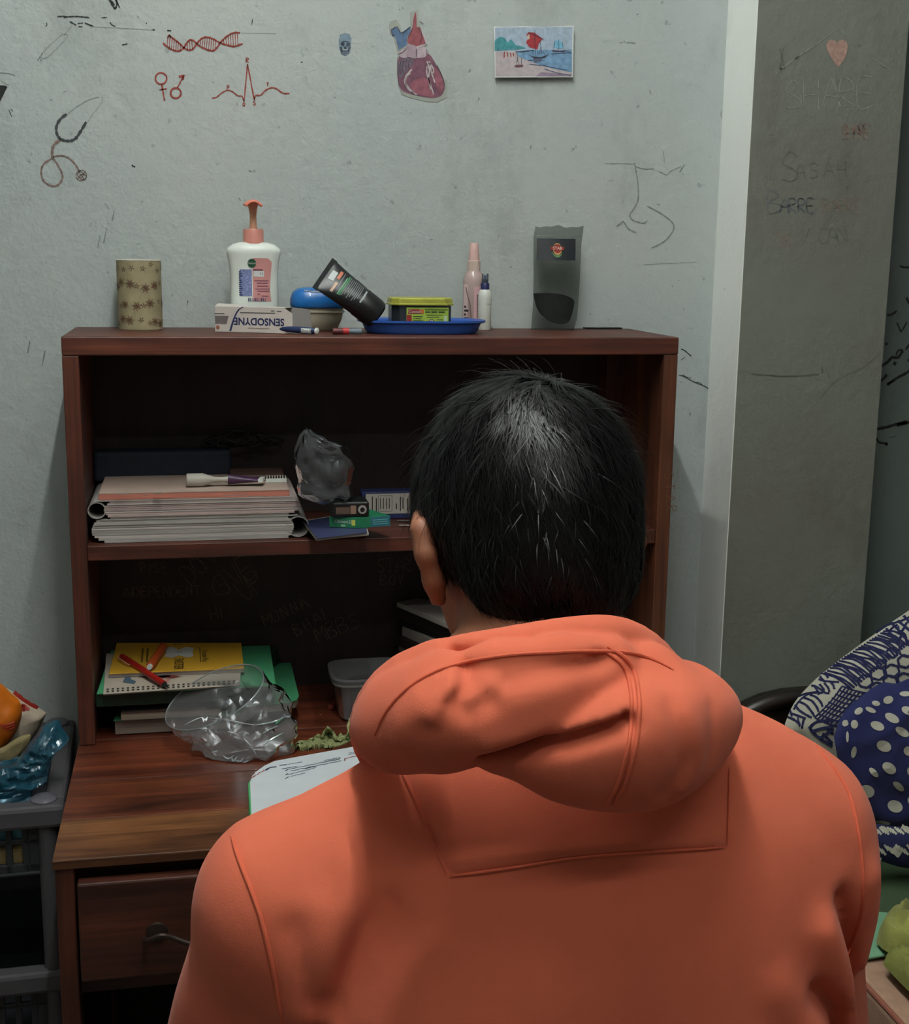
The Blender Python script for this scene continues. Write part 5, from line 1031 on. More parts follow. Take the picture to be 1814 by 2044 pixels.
# open book
zb_ = ZK+.026
ob = thing('open_book', 'thick open textbook with a green cover lying in front of the sitter', 'book', tuple(cen([(500, 1560), (900, 1470), (980, 1660), (505, 1680)], ZK)))
BL = [(499, 1562), (503, 1549), (513, 1539), (528, 1528), (548, 1519), (640, 1502), (732, 1485), (905, 1462), (956, 1622), (503, 1646)]
BR_ = [(737, 1485), (905, 1462), (956, 1622), (742, 1634)]; BL = BL[:6]+[(733, 1485.5), (738, 1634), (503, 1646)]
for side in (BL, BR_): slab('page_block', side, zb_, .0235, mat('page_block_pale', (196, 200, 196), .7, .12, 1., stretch=(5, 5, 900)), ob)
onpg = lambda u, v, k=.0005: tuple(atZ(u, v, zb_+k))
obj('left_page', MB().add([onpg(u, v, .0003) for u, v in BL], [tuple(range(len(BL)))]), mat('white_page', (206, 212, 218), .6, .03), ob, recalc=False)
obj('right_page', MB().add([onpg(u, v, .0003) for u, v in BR_], [(0, 1, 2, 3)]), mat('white_page', 0), ob, recalc=False)
slab('cover', [(495, 1564), (502, 1552), (514, 1541), (549, 1521), (732, 1487), (905, 1464), (958, 1626), (497, 1650)], ZK+.0022, .0020, mat('bright_green_cover', (84, 168, 108), .5), ob)
obj('green_edge', MB().add([tuple(atZ(496, 1562, zb_)), tuple(atZ(500, 1562, zb_+.0002)), tuple(atZ(505, 1646, zb_+.0002)), tuple(atZ(500, 1648, zb_))], [(0, 1, 2, 3)]), mat('bright_green_cover', 0), ob, recalc=False)
cq = lambda x, y: (480+x/6.977, 1440+y/6.977)
def pl_(name, pts, w, m, k=.0007):
    mb = MB(); mb.ribbon([onpg(*cq(*p), k) for p in pts], w, (0, 0, 1), .15); return obj(name, mb, m, ob, recalc=False)
inkd = mat('ink_dark_blue', (52, 58, 84), .6, .2); inkg = mat('ink_grey', (104, 108, 120), .6, .3, 600)
pl_('tab_mark', [(350, 680), (390, 650), (430, 638), (500, 630)], .0032, inkd); pl_('red_zigzag', [(145, 790), (190, 760), (190, 775), (200, 745), (250, 730), (265, 705), (310, 700), (320, 675), (340, 690)], .0013, mat('zigzag_red', (168, 74, 56), .6))
pl_('heading', [(540, 612), (640, 600)], .0022, darkprint); pl_('heading_grey', [(655, 598), (860, 562)], .0014, inkg)
for a, b, w, m_ in (((570, 660), (780, 625), .0014, inkd), ((660, 665), (1390, 520), .0016, inkg), ((690, 690), (1400, 545), .0016, inkg), ((660, 740), (1050, 640), .0014, inkg), ((690, 765), (900, 715), .0014, inkg), ((1160, 545), (1390, 500), .0014, inkd), ((1180, 560), (1380, 520), .0014, inkd), ((1510, 440), (1700, 405), .0016, inkg), ((1500, 460), (1700, 425), .0014, inkg), ((620, 690), (660, 665), .0012, inkd), ((625, 745), (660, 725), .0012, inkd), ((620, 795), (670, 770), .0012, inkd), ((900, 655), (1040, 625), .0016, inkd)):
    n = 10; pl_('text_line', [(a[0]+(b[0]-a[0])*i/n, a[1]+(b[1]-a[1])*i/n+(4 if i % 2 else -3)) for i in range(n+1)], w, m_)
pl_('red_box_edge', [(1450, 520), (1560, 490), (1720, 462)], .0016, mat('box_red', (140, 60, 60), .6)); pl_('red_box_edge', [(1450, 515), (1452, 550)], .0012, mat('box_red', 0))
# pile of magazines turned at an angle in the right half, behind the sitter's head
mg = atY(793, 1199, .19); mx_, mz_ = float(mg[0]), float(mg[2])
spec = [(.009, (150, 144, 138), 'topmost pale'), (.020, (38, 30, 28), 'black-brown'), (.012, (30, 26, 28), 'black'), (.017, (150, 142, 136), 'thick pale'), (.016, (44, 34, 32), 'dark maroon'), (.010, (104, 98, 94), 'ash grey'), (.022, (34, 36, 46), 'slate'), (.013, (84, 60, 50), 'brown')]
zz_ = mz_; i = 0
while zz_ > ZK+.004 and i < len(spec):
    th, c_, lab = spec[i]; th = min(th, zz_-ZK) if i < len(spec)-1 else zz_-ZK
    a_ = math.radians(-64+((i*7) % 3-1)*3); c, s_ = math.cos(a_), math.sin(a_); o0 = np.array([mx_+.003*((i*5) % 4)-.002, .185, 0])
    q = [o0+np.array([c*a-s_*b, s_*a+c*b, 0]) for a, b in ((0, 0), (.16, 0), (.16, .16), (0, .04))]
    for p in q: p[1] = min(p[1], .212)
    mb = MB().add([(p[0], p[1], z) for z in (zz_-th+.0002, zz_-.0002) for p in q], [(0, 3, 2, 1), (4, 5, 6, 7), (0, 1, 5, 4), (1, 2, 6, 5), (2, 3, 7, 6), (3, 0, 4, 7)])
    tag(obj('magazine', mb, mat('magazine_%d' % i, c_, .6, .2, 1., stretch=(5, 5, 500)), bevel=.0008), lab+' magazine in the angled pile behind the head of the sitter', 'magazine', 'magazines in the angled pile')
    zz_ -= th; i += 1
# paper scrap on a carton at the right end
pc_ = atY(1240, 1250, .06); x0 = float(pc_[0])
tag(obj('brown_carton', MB().box((x0-.06, .03, ZK), (min(x0+.03, HW-T-.002), .17, float(pc_[2]))), mat('brown_card', (70, 52, 42), .8, .1), bevel=.001), 'brown cardboard carton in the right corner of the shelf unit', 'carton')
sp = pillow([(1226, 1250), (1230, 1238), (1234, 1230), (1238, 1240), (1252, 1238), (1254, 1250)], .06, .006, nz=.002, sc=200, rings=4, zmin=float(pc_[2])+.0003)
tag(obj('paper_scrap', sp, mat('scrap_paper', (170, 160, 146), .8)), 'small crumpled paper scrap on the brown carton', 'paper')
# ------------------------------------------------------------------ the person at the desk, seen from behind
def P3(u, v, Y): return np.array(atY(u, v, Y))
HC = P3(1046, 1064, -.845); HP = math.radians(-20)
cH, sH = math.cos(HP), math.sin(HP); HY = math.radians(8); RH = np.array([[math.cos(HY), -math.sin(HY), 0], [math.sin(HY), math.cos(HY), 0], [0, 0, 1.]]) @ np.array([[1, 0, 0], [0, cH, -sH], [0, sH, cH]])   # head local -> world
hw_ = lambda p: HC+RH@np.array(p, float)
shL, elL, wrL = P3(580, 1800, -.95), P3(432, 2235, -.86), np.array([-.10, -.55, .785])
shR, elR, wrR = P3(1540, 1668, -.94), P3(1602, 2235, -.86), np.array([.10, -.55, .785])
NB = P3(1010, 1420, -.925)
def headsdf(P):
    Q = ((P-HC.astype(np.float32)) @ RH.astype(np.float32))
    d = ell(Q, (0, -.006, .02), (.076, .097, .092))
    d = smin(d, ell(Q, (0, .032, -.045), (.06, .062, .075)), .03)
    d = smin(d, chain(Q, [(0, .075, -.1), (-.0, .055, -.098)], [.018, .026], .01), .025)
    d = smin(d, chain(Q, [(0, .092, .005), (0, .108, -.03), (0, .106, -.036)], [.008, .011, .012], .01), .012)       # nose
    for s in (-1, 1):
        d = smin(d, chain(Q, [(s*.012, .094, .022), (s*.045, .082, .02)], [.009, .007], .01), .012)                  # brow
        d = np.maximum(d, -smin(ell(Q, (s*.033, .102, .004), (.014, .012, .009)), np.full(len(Q), 9., np.float32), .004))
        d = smin(d, ell(Q, (s*.032, .086, .003), (.013, .012, .010)), .002)                                          # eyes
        ear = [(s*.073, .016, -.006), (s*.078, .010, .014), (s*.084, -.004, .022), (s*.090, -.016, .010), (s*.089, -.017, -.012), (s*.082, -.008, -.034), (s*.076, .004, -.050)]
        ear = [(p[0], p[1], (p[2]+.012)*.86-.014) for p in ear]
        e_ = chain(Q, ear, [.0045, .0055, .0058, .0058, .0058, .006, .0065], .014)
        e_ = smin(e_, chain(Q, [(s*.074, .006, -.004), (s*.083, -.008, .002), (s*.079, -.004, -.024)], [.006, .0055, .005], .006), .006)
        d = smin(d, e_, .006)
    d = smin(d, chain(Q, [(-.022, .094, -.066), (0, .1, -.066), (.022, .094, -.066)], [.005, .007, .005], .006), .006)  # lips
    d = smin(d, chain(Q, [(-.018, .093, -.078), (0, .098, -.079), (.018, .093, -.078)], [.005, .007, .005], .006), .005)
    return d
NECK = [hw_((0, -.03, -.05)), hw_((0, -.03, -.10)), NB]
def handsdf(P, w, s):
    """open relaxed hand lying on the desk, s = -1 left, 1 right; fingers point to +y"""
    w = np.array(w); b = np.array([w[0]-s*.006, w[1]+.05, .785])
    d = chain(P, [w, b, b+np.array([0, .04, -.002])], [.026, .024, .022], .02, (.75, 1, 1.5))
    for i, (dx, L, r) in enumerate(((-.03, .066, .0078), (-.011, .076, .0085), (.009, .07, .0082), (.027, .054, .0072))):
        dx *= -s*-1; r0 = b+np.array([dx*.8, .052, .002]); a = dx*4
        p1 = r0+np.array([math.sin(a)*L*.4, L*.42, .007]); p2 = r0+np.array([math.sin(a)*L*.6, L*.7, 0.]); p3 = r0+np.array([math.sin(a)*L*.7, L*.92, -.011])
        d = smin(d, chain(P, [r0-np.array([0, .02, 0]), r0, p1, p2, p3], [r*1.1, r*1.05, r, r*.92, r*.8], .004), .006)
    t0 = b+np.array([-s*.022, .0, -.004])
    return smin(d, chain(P, [t0, t0+np.array([-s*.022, .024, -.002]), t0+np.array([-s*.03, .05, -.004])], [.0125, .0105, .0085], .006), .008)
def bodysdf(P):
    d = smin(headsdf(P), chain(P, NECK, [.054, .054, .056], .02), .025)
    d = smin(d, chain(P, [NB, (0, -.94, .95), (0, -.98, .72), (0, -1.02, .56)], [.056, .085, .09, .09], .05, (.72, 1, 1)), .04)
    for s, sh, el, wr in ((-1, shL, elL, wrL), (1, shR, elR, wrR)):
        d = smin(d, chain(P, [NB+np.array([0, .01, -.06]), sh, el, wr], [.03, .036, .034, .026], .02), .03)
        d = smin(d, handsdf(P, wr, s), .015)
        d = smin(d, chain(P, [(s*.085, -1.0, .545), (s*.12, -.56, .545), (s*.12, -.50, .10), (s*.12, -.40, .042)], [.08, .056, .042, .036], .03), .03)
    return d
m_skin = mat('brown_skin', (150, 98, 74), .5, .1, 60, .08, 400, sss=.08)
person = thing('person', 'person in a coral orange hoodie sitting at the desk, head bent over a book', 'person', (0, -1.0, .0))
surfobj('body', surf(bodysdf, (-.42, -1.2, .0), (.42, -.2, 1.42), .005, 4, 1), m_skin, person)
# ---- hoodie: trunk and sleeves
tz = np.array([.44, .50, .6, .8, .93, 1.0, 1.05, 1.075, 1.10, 1.12, 1.145, 1.17])
ta = np.array([.10, .185, .20, .205, .214, .218, .212, .198, .172, .144, .10, .05])
tb_ = np.array([.09, .125, .13, .128, .125, .122, .112, .104, .094, .084, .062, .02])
ty = np.array([-1.02, -1.02, -1.01, -.985, -.965, -.955, -.947, -.942, -.938, -.934, -.928, -.925])
zz = np.linspace(.44, 1.17, 145)
def sm1(v):
    q = np.interp(zz, tz, v); k = np.ones(9)/9; return np.convolve(np.pad(q, 4, 'edge'), k, 'valid')
SA, SB, SY = sm1(ta), sm1(tb_), sm1(ty)
def fold(pts, Y=-1.06): return [(float(p[0]), float(p[2])) for p in (atY(u, v, Y) for u, v in pts)]
FOLDS = [(fold([(715, 1800), (680, 1920), (640, 2080)]), .0065, .014), (fold([(800, 1880), (740, 1960), (680, 2070)], -1.07), -.008, .014), (fold([(860, 1900), (800, 1990), (760, 2080)], -1.07), .006, .014),
         (fold([(590, 1860), (612, 1960), (640, 2060)], -1.02), -.004, .010), (fold([(640, 1830), (600, 1950), (585, 2060)], -1.03), .0035, .012),
         (fold([(1625, 1745), (1655, 1830), (1678, 1935)], -.99), -.010, .0085), (fold([(1590, 1790), (1640, 1900), (1655, 1985)], -1.0), .0085, .014),
         (fold([(1560, 1900), (1618, 1965), (1630, 2060)], -1.0), -.010, .009), (fold([(1500, 1900), (1560, 1990), (1585, 2080)], -1.02), .006, .016),
         (fold([(1690, 1700), (1708, 1800), (1695, 1890)], -.97), .006, .014), (fold([(900, 1820), (1060, 1960), (1100, 2080)], -1.09), -.0025, .03), (fold([(1300, 1800), (1260, 1950), (1180, 2080)], -1.09), .002, .03),
         (fold([(610, 1660), (700, 1690), (760, 1730)], -1.02), -.0015, .010), (fold([(560, 1620), (650, 1610), (740, 1590)], -1.0), .0018, .012), (fold([(1540, 1540), (1600, 1600), (1640, 1680)], -1.0), -.0018, .014)]
def hoodiesdf(P):
    x, y, z = P[:, 0], P[:, 1], P[:, 2]; zt = z+.016-.10*x
    a = np.interp(zt, zz, SA); b = np.interp(zt, zz, SB); c = np.interp(zt, zz, SY)
    n = 2.35; r = (np.abs(x/a)**n+np.abs((y-c)/b)**n)**(1/n); d = (r-1)*np.minimum(a, b)
    d = np.maximum(d, np.maximum(zt-1.16, (.45-zt)*1.0))
    d = smin(d, chain(P, [P3(690, 1720, -.945), shL, elL, wrL+np.array([0, -.03, .008])], [.05, .062, .060, .041], .03), .035)
    d = smin(d, chain(P, [P3(1470, 1600, -.94), shR, elR, wrR+np.array([0, -.03, .008])], [.05, .068, .060, .041], .03), .035)
    A = P[:, [0, 2]]; bk = np.clip((c-y)/.05+.4, 0, 1)
    for pts, amp, w in FOLDS: d = d-amp*np.exp(-(dpoly(A, pts)/w)**2)*bk
    d = d+.0012*np.sin(x*55+z*20)*np.sin(z*38-x*25)*np.clip((1.05-z)*6, 0, 1)
    return d
m_hood = mat('coral_fleece', (206, 104, 78), .9, .06, 14, .12, 900, sheen=.08, spec=.15)
hv = surf(hoodiesdf, (-.44, -1.22, .42), (.44, -.34, 1.2), .0055, 4, 2)
hoodie = surfobj('hoodie', hv, m_hood, person)
HB = bvh(*hv)
# ---- hood lying on the back
def hp(*pts): return [P3(u, v, Y) for u, v, Y in pts]
rimP = hp((800, 1560, -.83), (752, 1500, -.89), (742, 1440, -.945), (782, 1372, -.985), (870, 1325, -1.01), (1000, 1297, -1.025), (1150, 1275, -1.025), (1245, 1282, -1.015), (1312, 1330, -.985), (1340, 1400, -.94), (1300, 1470, -.87), (1180, 1560, -.80), (980, 1590, -.79), (800, 1560, -.83))
foldP = hp((808, 1428, -1.0), (815, 1436, -1.02), (885, 1430, -1.05), (985, 1415, -1.06), (1100, 1378, -1.06), (1215, 1345, -1.045))
tipP = hp((775, 1400, -.99), (765, 1460, -1.005), (790, 1470, -1.02), (900, 1478, -1.045), (945, 1488, -1.05))
lowP = hp((955, 1494, -1.045), (1060, 1500, -1.06), (1170, 1490, -1.072), (1280, 1465, -1.075), (1368, 1430, -1.055), (1420, 1420, -1.03))
botP = hp((1120, 1545, -1.064), (1220, 1560, -1.072), (1305, 1548, -1.07), (1375, 1505, -1.055), (1420, 1440, -1.03))
topP = hp((1215, 1335, -1.04), (1290, 1350, -1.03), (1362, 1388, -1.01), (1424, 1415, -1.0))
HF = [(fold([(1180, 1304), (1100, 1305), (1000, 1312), (905, 1330)], -1.05), -.0028, .005), (fold([(905, 1345), (868, 1375), (850, 1410)]), .0045, .006), (fold([(930, 1350), (900, 1385), (920, 1400), (960, 1380)]), -.004, .007), (fold([(1215, 1400), (1100, 1450), (960, 1500)]), -.011, .005), (fold([(1190, 1385), (1080, 1428), (960, 1462)]), .004, .009),
      (fold([(1300, 1380), (1310, 1480), (1290, 1540)]), -.0028, .007), (fold([(1340, 1390), (1360, 1470), (1330, 1530)]), .0022, .008), (fold([(1400, 1400), (1385, 1480)]), -.002, .007), (fold([(1000, 1345), (1120, 1325), (1210, 1315)]), -.0035, .005), (fold([(830, 1390), (800, 1440), (790, 1480)]), .003, .008)]
_rs = lambda P, R, n=4: (crom(P, n), list(np.interp(np.linspace(0, len(R)-1, (len(R)-1)*n+1), range(len(R)), R)))
RIM = _rs(rimP, [.013, .014, .0145, .0145, .014, .013, .0135, .0145, .0145, .014, .013, .013, .013, .013]); FOL = _rs(foldP, [.025, .028, .027, .024, .021, .018], 3); LOW = _rs(lowP, [.009, .017, .026, .031, .022, .013], 3); BOT = _rs(botP, [.010, .013, .016, .016, .012], 3)
UPB = hp((800, 1398, -1.01), (885, 1358, -1.036), (1000, 1336, -1.05), (1120, 1322, -1.05), (1215, 1318, -1.04))
def hoodsdf(P):
    a = chain(P, RIM[0], RIM[1], .006)
    b = chain(P, FOL[0], FOL[1], .01)
    b = smin(b, chain(P, UPB, [.014, .017, .018, .017, .015], .01), .016)
    b = smin(b, chain(P, tipP, [.014, .016, .017, .015, .009], .015), .018)
    t = chain(P, topP, [.018, .020, .020, .013], .015)
    c = smin(chain(P, LOW[0], LOW[1], .01), chain(P, BOT[0], BOT[1], .01), .03)
    c = smin(c, t, .025)
    d = smin(b, c, .003); d = smin(d, a, .004)
    A = P[:, [0, 2]]; bk = np.clip((-.985-P[:, 1])/.02, 0, 1)
    for pts, amp, w in HF: d = d-amp*np.exp(-(dpoly(A, pts)/w)**2)*bk
    return d
hdv = surf(hoodsdf, (-.22, -1.16, .96), (.22, -.74, 1.26), .0032, 4, 2)
hood = surfobj('hood', hdv, m_hood, hoodie)
HDB = bvh(*hdv)
def onto(tree, u, v, k=.0005, fallback=-1.05):
    d = Vector(tuple(ray(u, v))).normalized(); hit = tree.ray_cast(Vector(tuple(CAM)), d)
    if hit[0] is None: return None
    n = hit[1]; n = n if n.dot(d) < 0 else -n; return hit[0]+n*k
def seam(name, tree, px, r, m, parent, k=.0004, n=10):
    pts = [onto(tree, q[0], q[1], k) for q in crom(px, n)]; pts = [p for p in pts if p is not None]
    P_ = np.array([tuple(p) for p in pts])
    for _ in range(2): P_[1:-1] = (P_[:-2]+2*P_[1:-1]+P_[2:])/4
    nP = len(P_); return obj(name, MB().tube(list(P_), [r*min(1, .25+3*min(i, nP-1-i)/nP*2) for i in range(nP)], 8), m, parent, sm=True)
m_seam = mat('coral_seam', (206, 96, 68), .9, .08, 60, .2, 700)
cs = [(1212, 1292), (1248, 1316), (1270, 1355), (1276, 1430), (1264, 1510), (1244, 1570), (1222, 1606)]
seam('seam', HDB, cs, .0017, m_seam, hood); seam('seam', HDB, [(u-15, v+3) for u, v in cs], .0014, m_seam, hood)
seam('rim_seam', HDB, [(1344, 1338), (1290, 1312), (1215, 1300), (1100, 1303), (1000, 1310), (905, 1328), (830, 1362), (775, 1415), (748, 1468)], .0013, m_seam, hood)
seam('sleeve_seam', HB, [(462, 1668), (480, 1722), (520, 1830), (548, 1950), (566, 2060)], .0016, m_seam, hoodie)
seam('sleeve_seam', HB, [(1628, 1488), (1688, 1572), (1712, 1660), (1722, 1760), (1716, 1840), (1692, 1905)], .0016, m_seam, hoodie)
# stitched panel below the hood
pa = [(800, 1530), (845, 1630), (895, 1748)]; pbm = [(895, 1748), (1150, 1718), (1448, 1690)]
NU, NV = 34, 16; V_ = []
for j in range(NV):
    t = j/(NV-1); le = np.array([np.interp(t, [0, .45, 1], [p[i] for p in pa]) for i in (0, 1)]); ri = np.array([1452, 1500+t*(1690-1500)])
    for i in range(NU):
        s = i/(NU-1); q = le+(ri-le)*s; q[1] += (-6*math.sin(math.pi*s))*t
        e_ = min(s, 1-s, 1-t)*30; p = onto(HB, q[0], q[1], .0034*min(1, e_)-.0004); V_.append(tuple(p) if p is not None else V_[-1])
mb = MB().add(V_, [(j*NU+i, j*NU+i+1, (j+1)*NU+i+1, (j+1)*NU+i) for j in range(NV-1) for i in range(NU-1)])
obj('back_panel', mb, m_hood, hoodie, sm=True, ang=180)
edge_ = [(803, 1540), (846, 1632), (893, 1746)]; seam('panel_seam', HB, edge_, .0006, m_seam, hoodie, .0022)
seam('panel_seam', HB, [(897, 1750), (1020, 1733), (1150, 1713), (1300, 1701), (1446, 1692)], .0011, m_seam, hoodie, .0016); seam('panel_seam', HB, [(1449, 1688), (1452, 1600), (1453, 1530)], .0006, m_seam, hoodie, .0022)
# cuffs
for w, nm in ((wrL, 'cuff'), (wrR, 'cuff')):
    obj(nm, MB().tube([w+np.array([0, -.03, .006]), w+np.array([0, .01, .002]), w+np.array([0, .022, .001])], [.040, .035, .033], 24), m_seam, hoodie, sm=True)
# trousers and shoes, below the picture
def trousers(P):
    d = chain(P, [(-.08, -1.02, .55), (.08, -1.02, .55)], [.128, .128], .05)
    for s in (-1, 1): d = smin(d, chain(P, [(s*.085, -1.0, .55), (s*.12, -.55, .55), (s*.12, -.50, .14)], [.105, .078, .062], .03), .04)
    return np.maximum(d, np.where(P[:, 1] < -.80, .433-P[:, 2], np.float32(-1)))
surfobj('trousers', surf(trousers, (-.3, -1.2, .08), (.3, -.4, .74), .010, 4, 1), mat('dark_trousers', (40, 42, 48), .9, .1), person)
# ---- hair
def hsdf(P):
    Q = ((P-HC.astype(np.float32)) @ RH.astype(np.float32)); x, y, z = Q.T
    d = ell(Q, (0, -.008, .022), (.087, .107, .103))
    d = smin(d, ell(Q, (0, -.058, -.035), (.062, .042, .055)), .03)
    lim = np.interp(y, [-.11, -.05, -.02, .03, .07, .12], [-.096, -.086, -.034, -.02, .035, .06])
    d = d+np.clip((lim+.012-z)/.03, 0, 1)*.009
    return np.maximum(d, (lim-z)*.6)
hairv = surf(hsdf, HC-np.array([.13, .15, .16]), HC+np.array([.13, .16, .16]), .004, 4, 1)
V, Q = hairv
rng = np.random.default_rng(7)
Vl = (V-HC)@RH
fn = np.zeros_like(V); 
fnv = np.cross(V[Q[:, 1]]-V[Q[:, 0]], V[Q[:, 2]]-V[Q[:, 0]])
for k in range(4): np.add.at(fn, Q[:, k], fnv)
fn /= np.maximum(np.linalg.norm(fn, axis=1), 1e-9)[:, None]
if (fn*(V-HC)).sum() < 0: fn = -fn
fl = fn@RH
lim = np.interp(Vl[:, 1], [-.11, -.05, -.02, .03, .07, .12], [-.096, -.086, -.034, -.02, .035, .06])
ok = np.where((Vl[:, 2] > lim+.004) & (np.einsum('ij,ij->i', fl, Vl-np.array([0, -.008, .0])) > 0))[0]
NCL, PER = 1900, 24
cl = rng.choice(ok, NCL, replace=False)
wh = np.array([.012, -.055, .10])                         # whorl
def flow(p, n):
    t = p-wh; low = np.clip((.06-p[:, 2])/.07, 0, 1)[:, None]
    t = t/np.maximum(np.linalg.norm(t, axis=1), .01)[:, None]
    g = np.array([0, -.12, -1.0]); sw = np.stack([-t[:, 1], t[:, 0], np.zeros(len(t))], 1)*.45
    t = (t+sw)*(1-low*.75)+g*low*.75
    t = t-n*np.einsum('ij,ij->i', t, n)[:, None]; return t/np.maximum(np.linalg.norm(t, axis=1), 1e-6)[:, None]
cp, cn = Vl[cl], fl[cl]; cdir = flow(cp, cn)
hgt = np.clip((cp[:, 2]+.085)/.15, 0, 1)
clen = (.015+.021*hgt**1.2)*rng.uniform(.8, 1.2, NCL)
clift = (.10+.17*rng.random(NCL))*np.clip(hgt*1.4, .3, 1)
side = np.cross(cn, cdir)
cdir = cdir+side*rng.normal(0, .20, NCL)[:, None]; cdir /= np.linalg.norm(cdir, axis=1)[:, None]
mb = MB(); SV = []; SF = []
K = 5
for j in range(NCL):
    nn = PER
    off = rng.normal(0, 1, (nn, 2))*.0042
    root = cp[j]+off[:, :1]*side[j]+off[:, 1:]*cdir[j]-cn[j]*.002
    L = clen[j]*rng.uniform(.7, 1.15, nn); curl = rng.normal(0, .25, nn)
    stray = rng.random(nn) < .02
    lf = clift[j]+stray*rng.uniform(.2, .7, nn)
    wdt = .00050
    for i in range(nn):
        b = len(SV)
        dr_ = cdir[j]+side[j]*(-off[i, 0]*55+curl[i]*.5); dr_ /= np.linalg.norm(dr_)
        wv = np.cross(dr_, cn[j])
        for k in range(K):
            t = k/(K-1); p = root[i]+dr_*(L[i]*t)+cn[j]*(L[i]*(lf[i]*t*1.3-.55*lf[i]*t*t*1.2))-cn[j]*(L[i]*t)**2*4.0+side[j]*(curl[i]*L[i]*.25*t*t)
            w = wdt*(1-t*.85); SV.append(p-wv*w); SV.append(p+wv*w)
            if k: SF.append((b+2*k-2, b+2*k-1, b+2*k+1, b+2*k))
SV = np.array(SV)@RH.T+HC
n0 = len(V); VV = np.concatenate([V-fn*.0030, SV]); QQ = np.concatenate([Q, np.array(SF)+n0])
m_hair = mat('black_hair', (7, 7, 8), .42, .5, 500, spec=.35)
ho = surfobj('hair', (VV, QQ), m_hair, person); ho.data.materials.append(mat('hair_shadow', (6, 6, 6), .9, .2, 200, spec=.1))
ho.data.polygons.foreach_set('material_index', [1]*len(Q)+[0]*(len(QQ)-len(Q)))
# stool under the sitter, below the picture
st = thing('wooden_stool', 'plain wooden stool under the sitter', 'stool', (0, -1.02, 0))
obj('seat', MB().box((-.19, -1.2, .385), (.19, -.84, .422)), w_h, st, bevel=.005)
for sx in (-1, 1):
    for yy in (-1.16, -.88): obj('leg', MB().box((sx*.16-.018, yy-.018, 0), (sx*.16+.018, yy+.018, .385)), w_v, st, bevel=.002)
# ------------------------------------------------------------------ bed corner on the right
ZB = .5
bed = thing('bed', 'bed with a cream mattress and dark curved headboard beside the desk', 'bed', (1.1, -.9, 0))
cream = mat('cream_ticking', (172, 138, 116), .85, .1, 60, .2, 600); dwood = wood('dark_bed_wood', (18, 14, 12), (34, 26, 22), (56, 44, 38), 'X', .35, .25)
obj('mattress', MB().box((.602, -1.95, ZB-.11), (1.5, .06, ZB)), cream, bed, bevel=.012, bseg=3)
obj('piping', MB().tube([(.606, -1.94, ZB-.004), (.606, .05, ZB-.004)], .004, 8), mat('pink_piping', (150, 92, 76), .8), bed, sm=True)
obj('piping', MB().tube([(.606, -1.94, ZB-.104), (.606, .05, ZB-.104)], .003, 8), mat('pink_piping', 0), bed, sm=True)
obj('side_rail', MB().box((.61, -1.95, ZB-.25), (.64, .06, ZB-.115)), dwood, bed, bevel=.003)
obj('base_board', MB().box((.64, -1.95, ZB-.14), (1.5, .06, ZB-.115)), dwood, bed)
for xx in (.61, 1.45):
    for yy in (-1.93, .0): obj('leg', MB().box((xx, yy, 0), (xx+.05, yy+.05, ZB-.13)), dwood, bed, bevel=.002)
hbp = [(float(p[0]), float(p[2])) for p in (atY(u, v, .075) for u, v in ((1462, 1432), (1490, 1412), (1530, 1394), (1575, 1384), (1620, 1380), (1680, 1378), (1800, 1380), (1900, 1390), (2300, 1400)))]
lo = [(hbp[-1][0], .2), (hbp[0][0]+.01, .2), (hbp[0][0], hbp[0][1]-.03)]
obj('headboard', MB().prism(hbp+lo, lambda a, b: (a, .068, b), lambda a, b: (a, .108, b)), dwood, bed, bevel=.006, bseg=3)
obj('headboard_rail', MB().tube(crom([(a, .066, b-.004) for a, b in hbp], 5), .014, 12), dwood, bed, sm=True)
# bedspread
def sheet(s, t):
    x = .61+.88*s; y = -.33+.385*t; return (x, y, ZB+.004+.006*(1+noise.noise(Vector((x*14, y*14, 0))))+.004*abs(noise.noise(Vector((x*40, y*40, 2)))))
bs = thing('bedspread', 'green and maroon patched bedspread over the head of the bed', 'bedspread', (1.05, -.14, ZB+.001))
def patchmat(): 
    m = mat('patched_cloth', (70, 64, 60), .9, .2, 30, .3, 300); nt = m.node_tree; L = nt.links.new; b = nt.nodes['Principled BSDF']
    tc = nd(nt, 'ShaderNodeTexCoord'); vo = nd(nt, 'ShaderNodeTexVoronoi'); vo.inputs['Scale'].default_value = 6.5; L(tc.outputs['Object'], vo.inputs['Vector'])
    sp = nd(nt, 'ShaderNodeSeparateColor'); L(vo.outputs['Color'], sp.inputs[0]); rp = nd(nt, 'ShaderNodeValToRGB'); rp.color_ramp.interpolation = 'CONSTANT'; e = rp.color_ramp.elements
    e[0].color = rgb((62, 82, 56))+(1,); e[1].position = .3; e[1].color = rgb((70, 52, 50))+(1,)
    for p, c in ((.5, (92, 80, 78)), (.68, (74, 96, 62)), (.86, (120, 168, 136))): x = e.new(p); x.color = rgb(c)+(1,)
    L(sp.outputs[0], rp.inputs[0]); L(rp.outputs[0], b.inputs['Base Color']); return m
o = obj('cloth', MB().grid(sheet, 60, 36), patchmat(), bs, sm=True); so = o.modifiers.new('s', 'SOLIDIFY'); so.thickness = .004; so.offset = 1
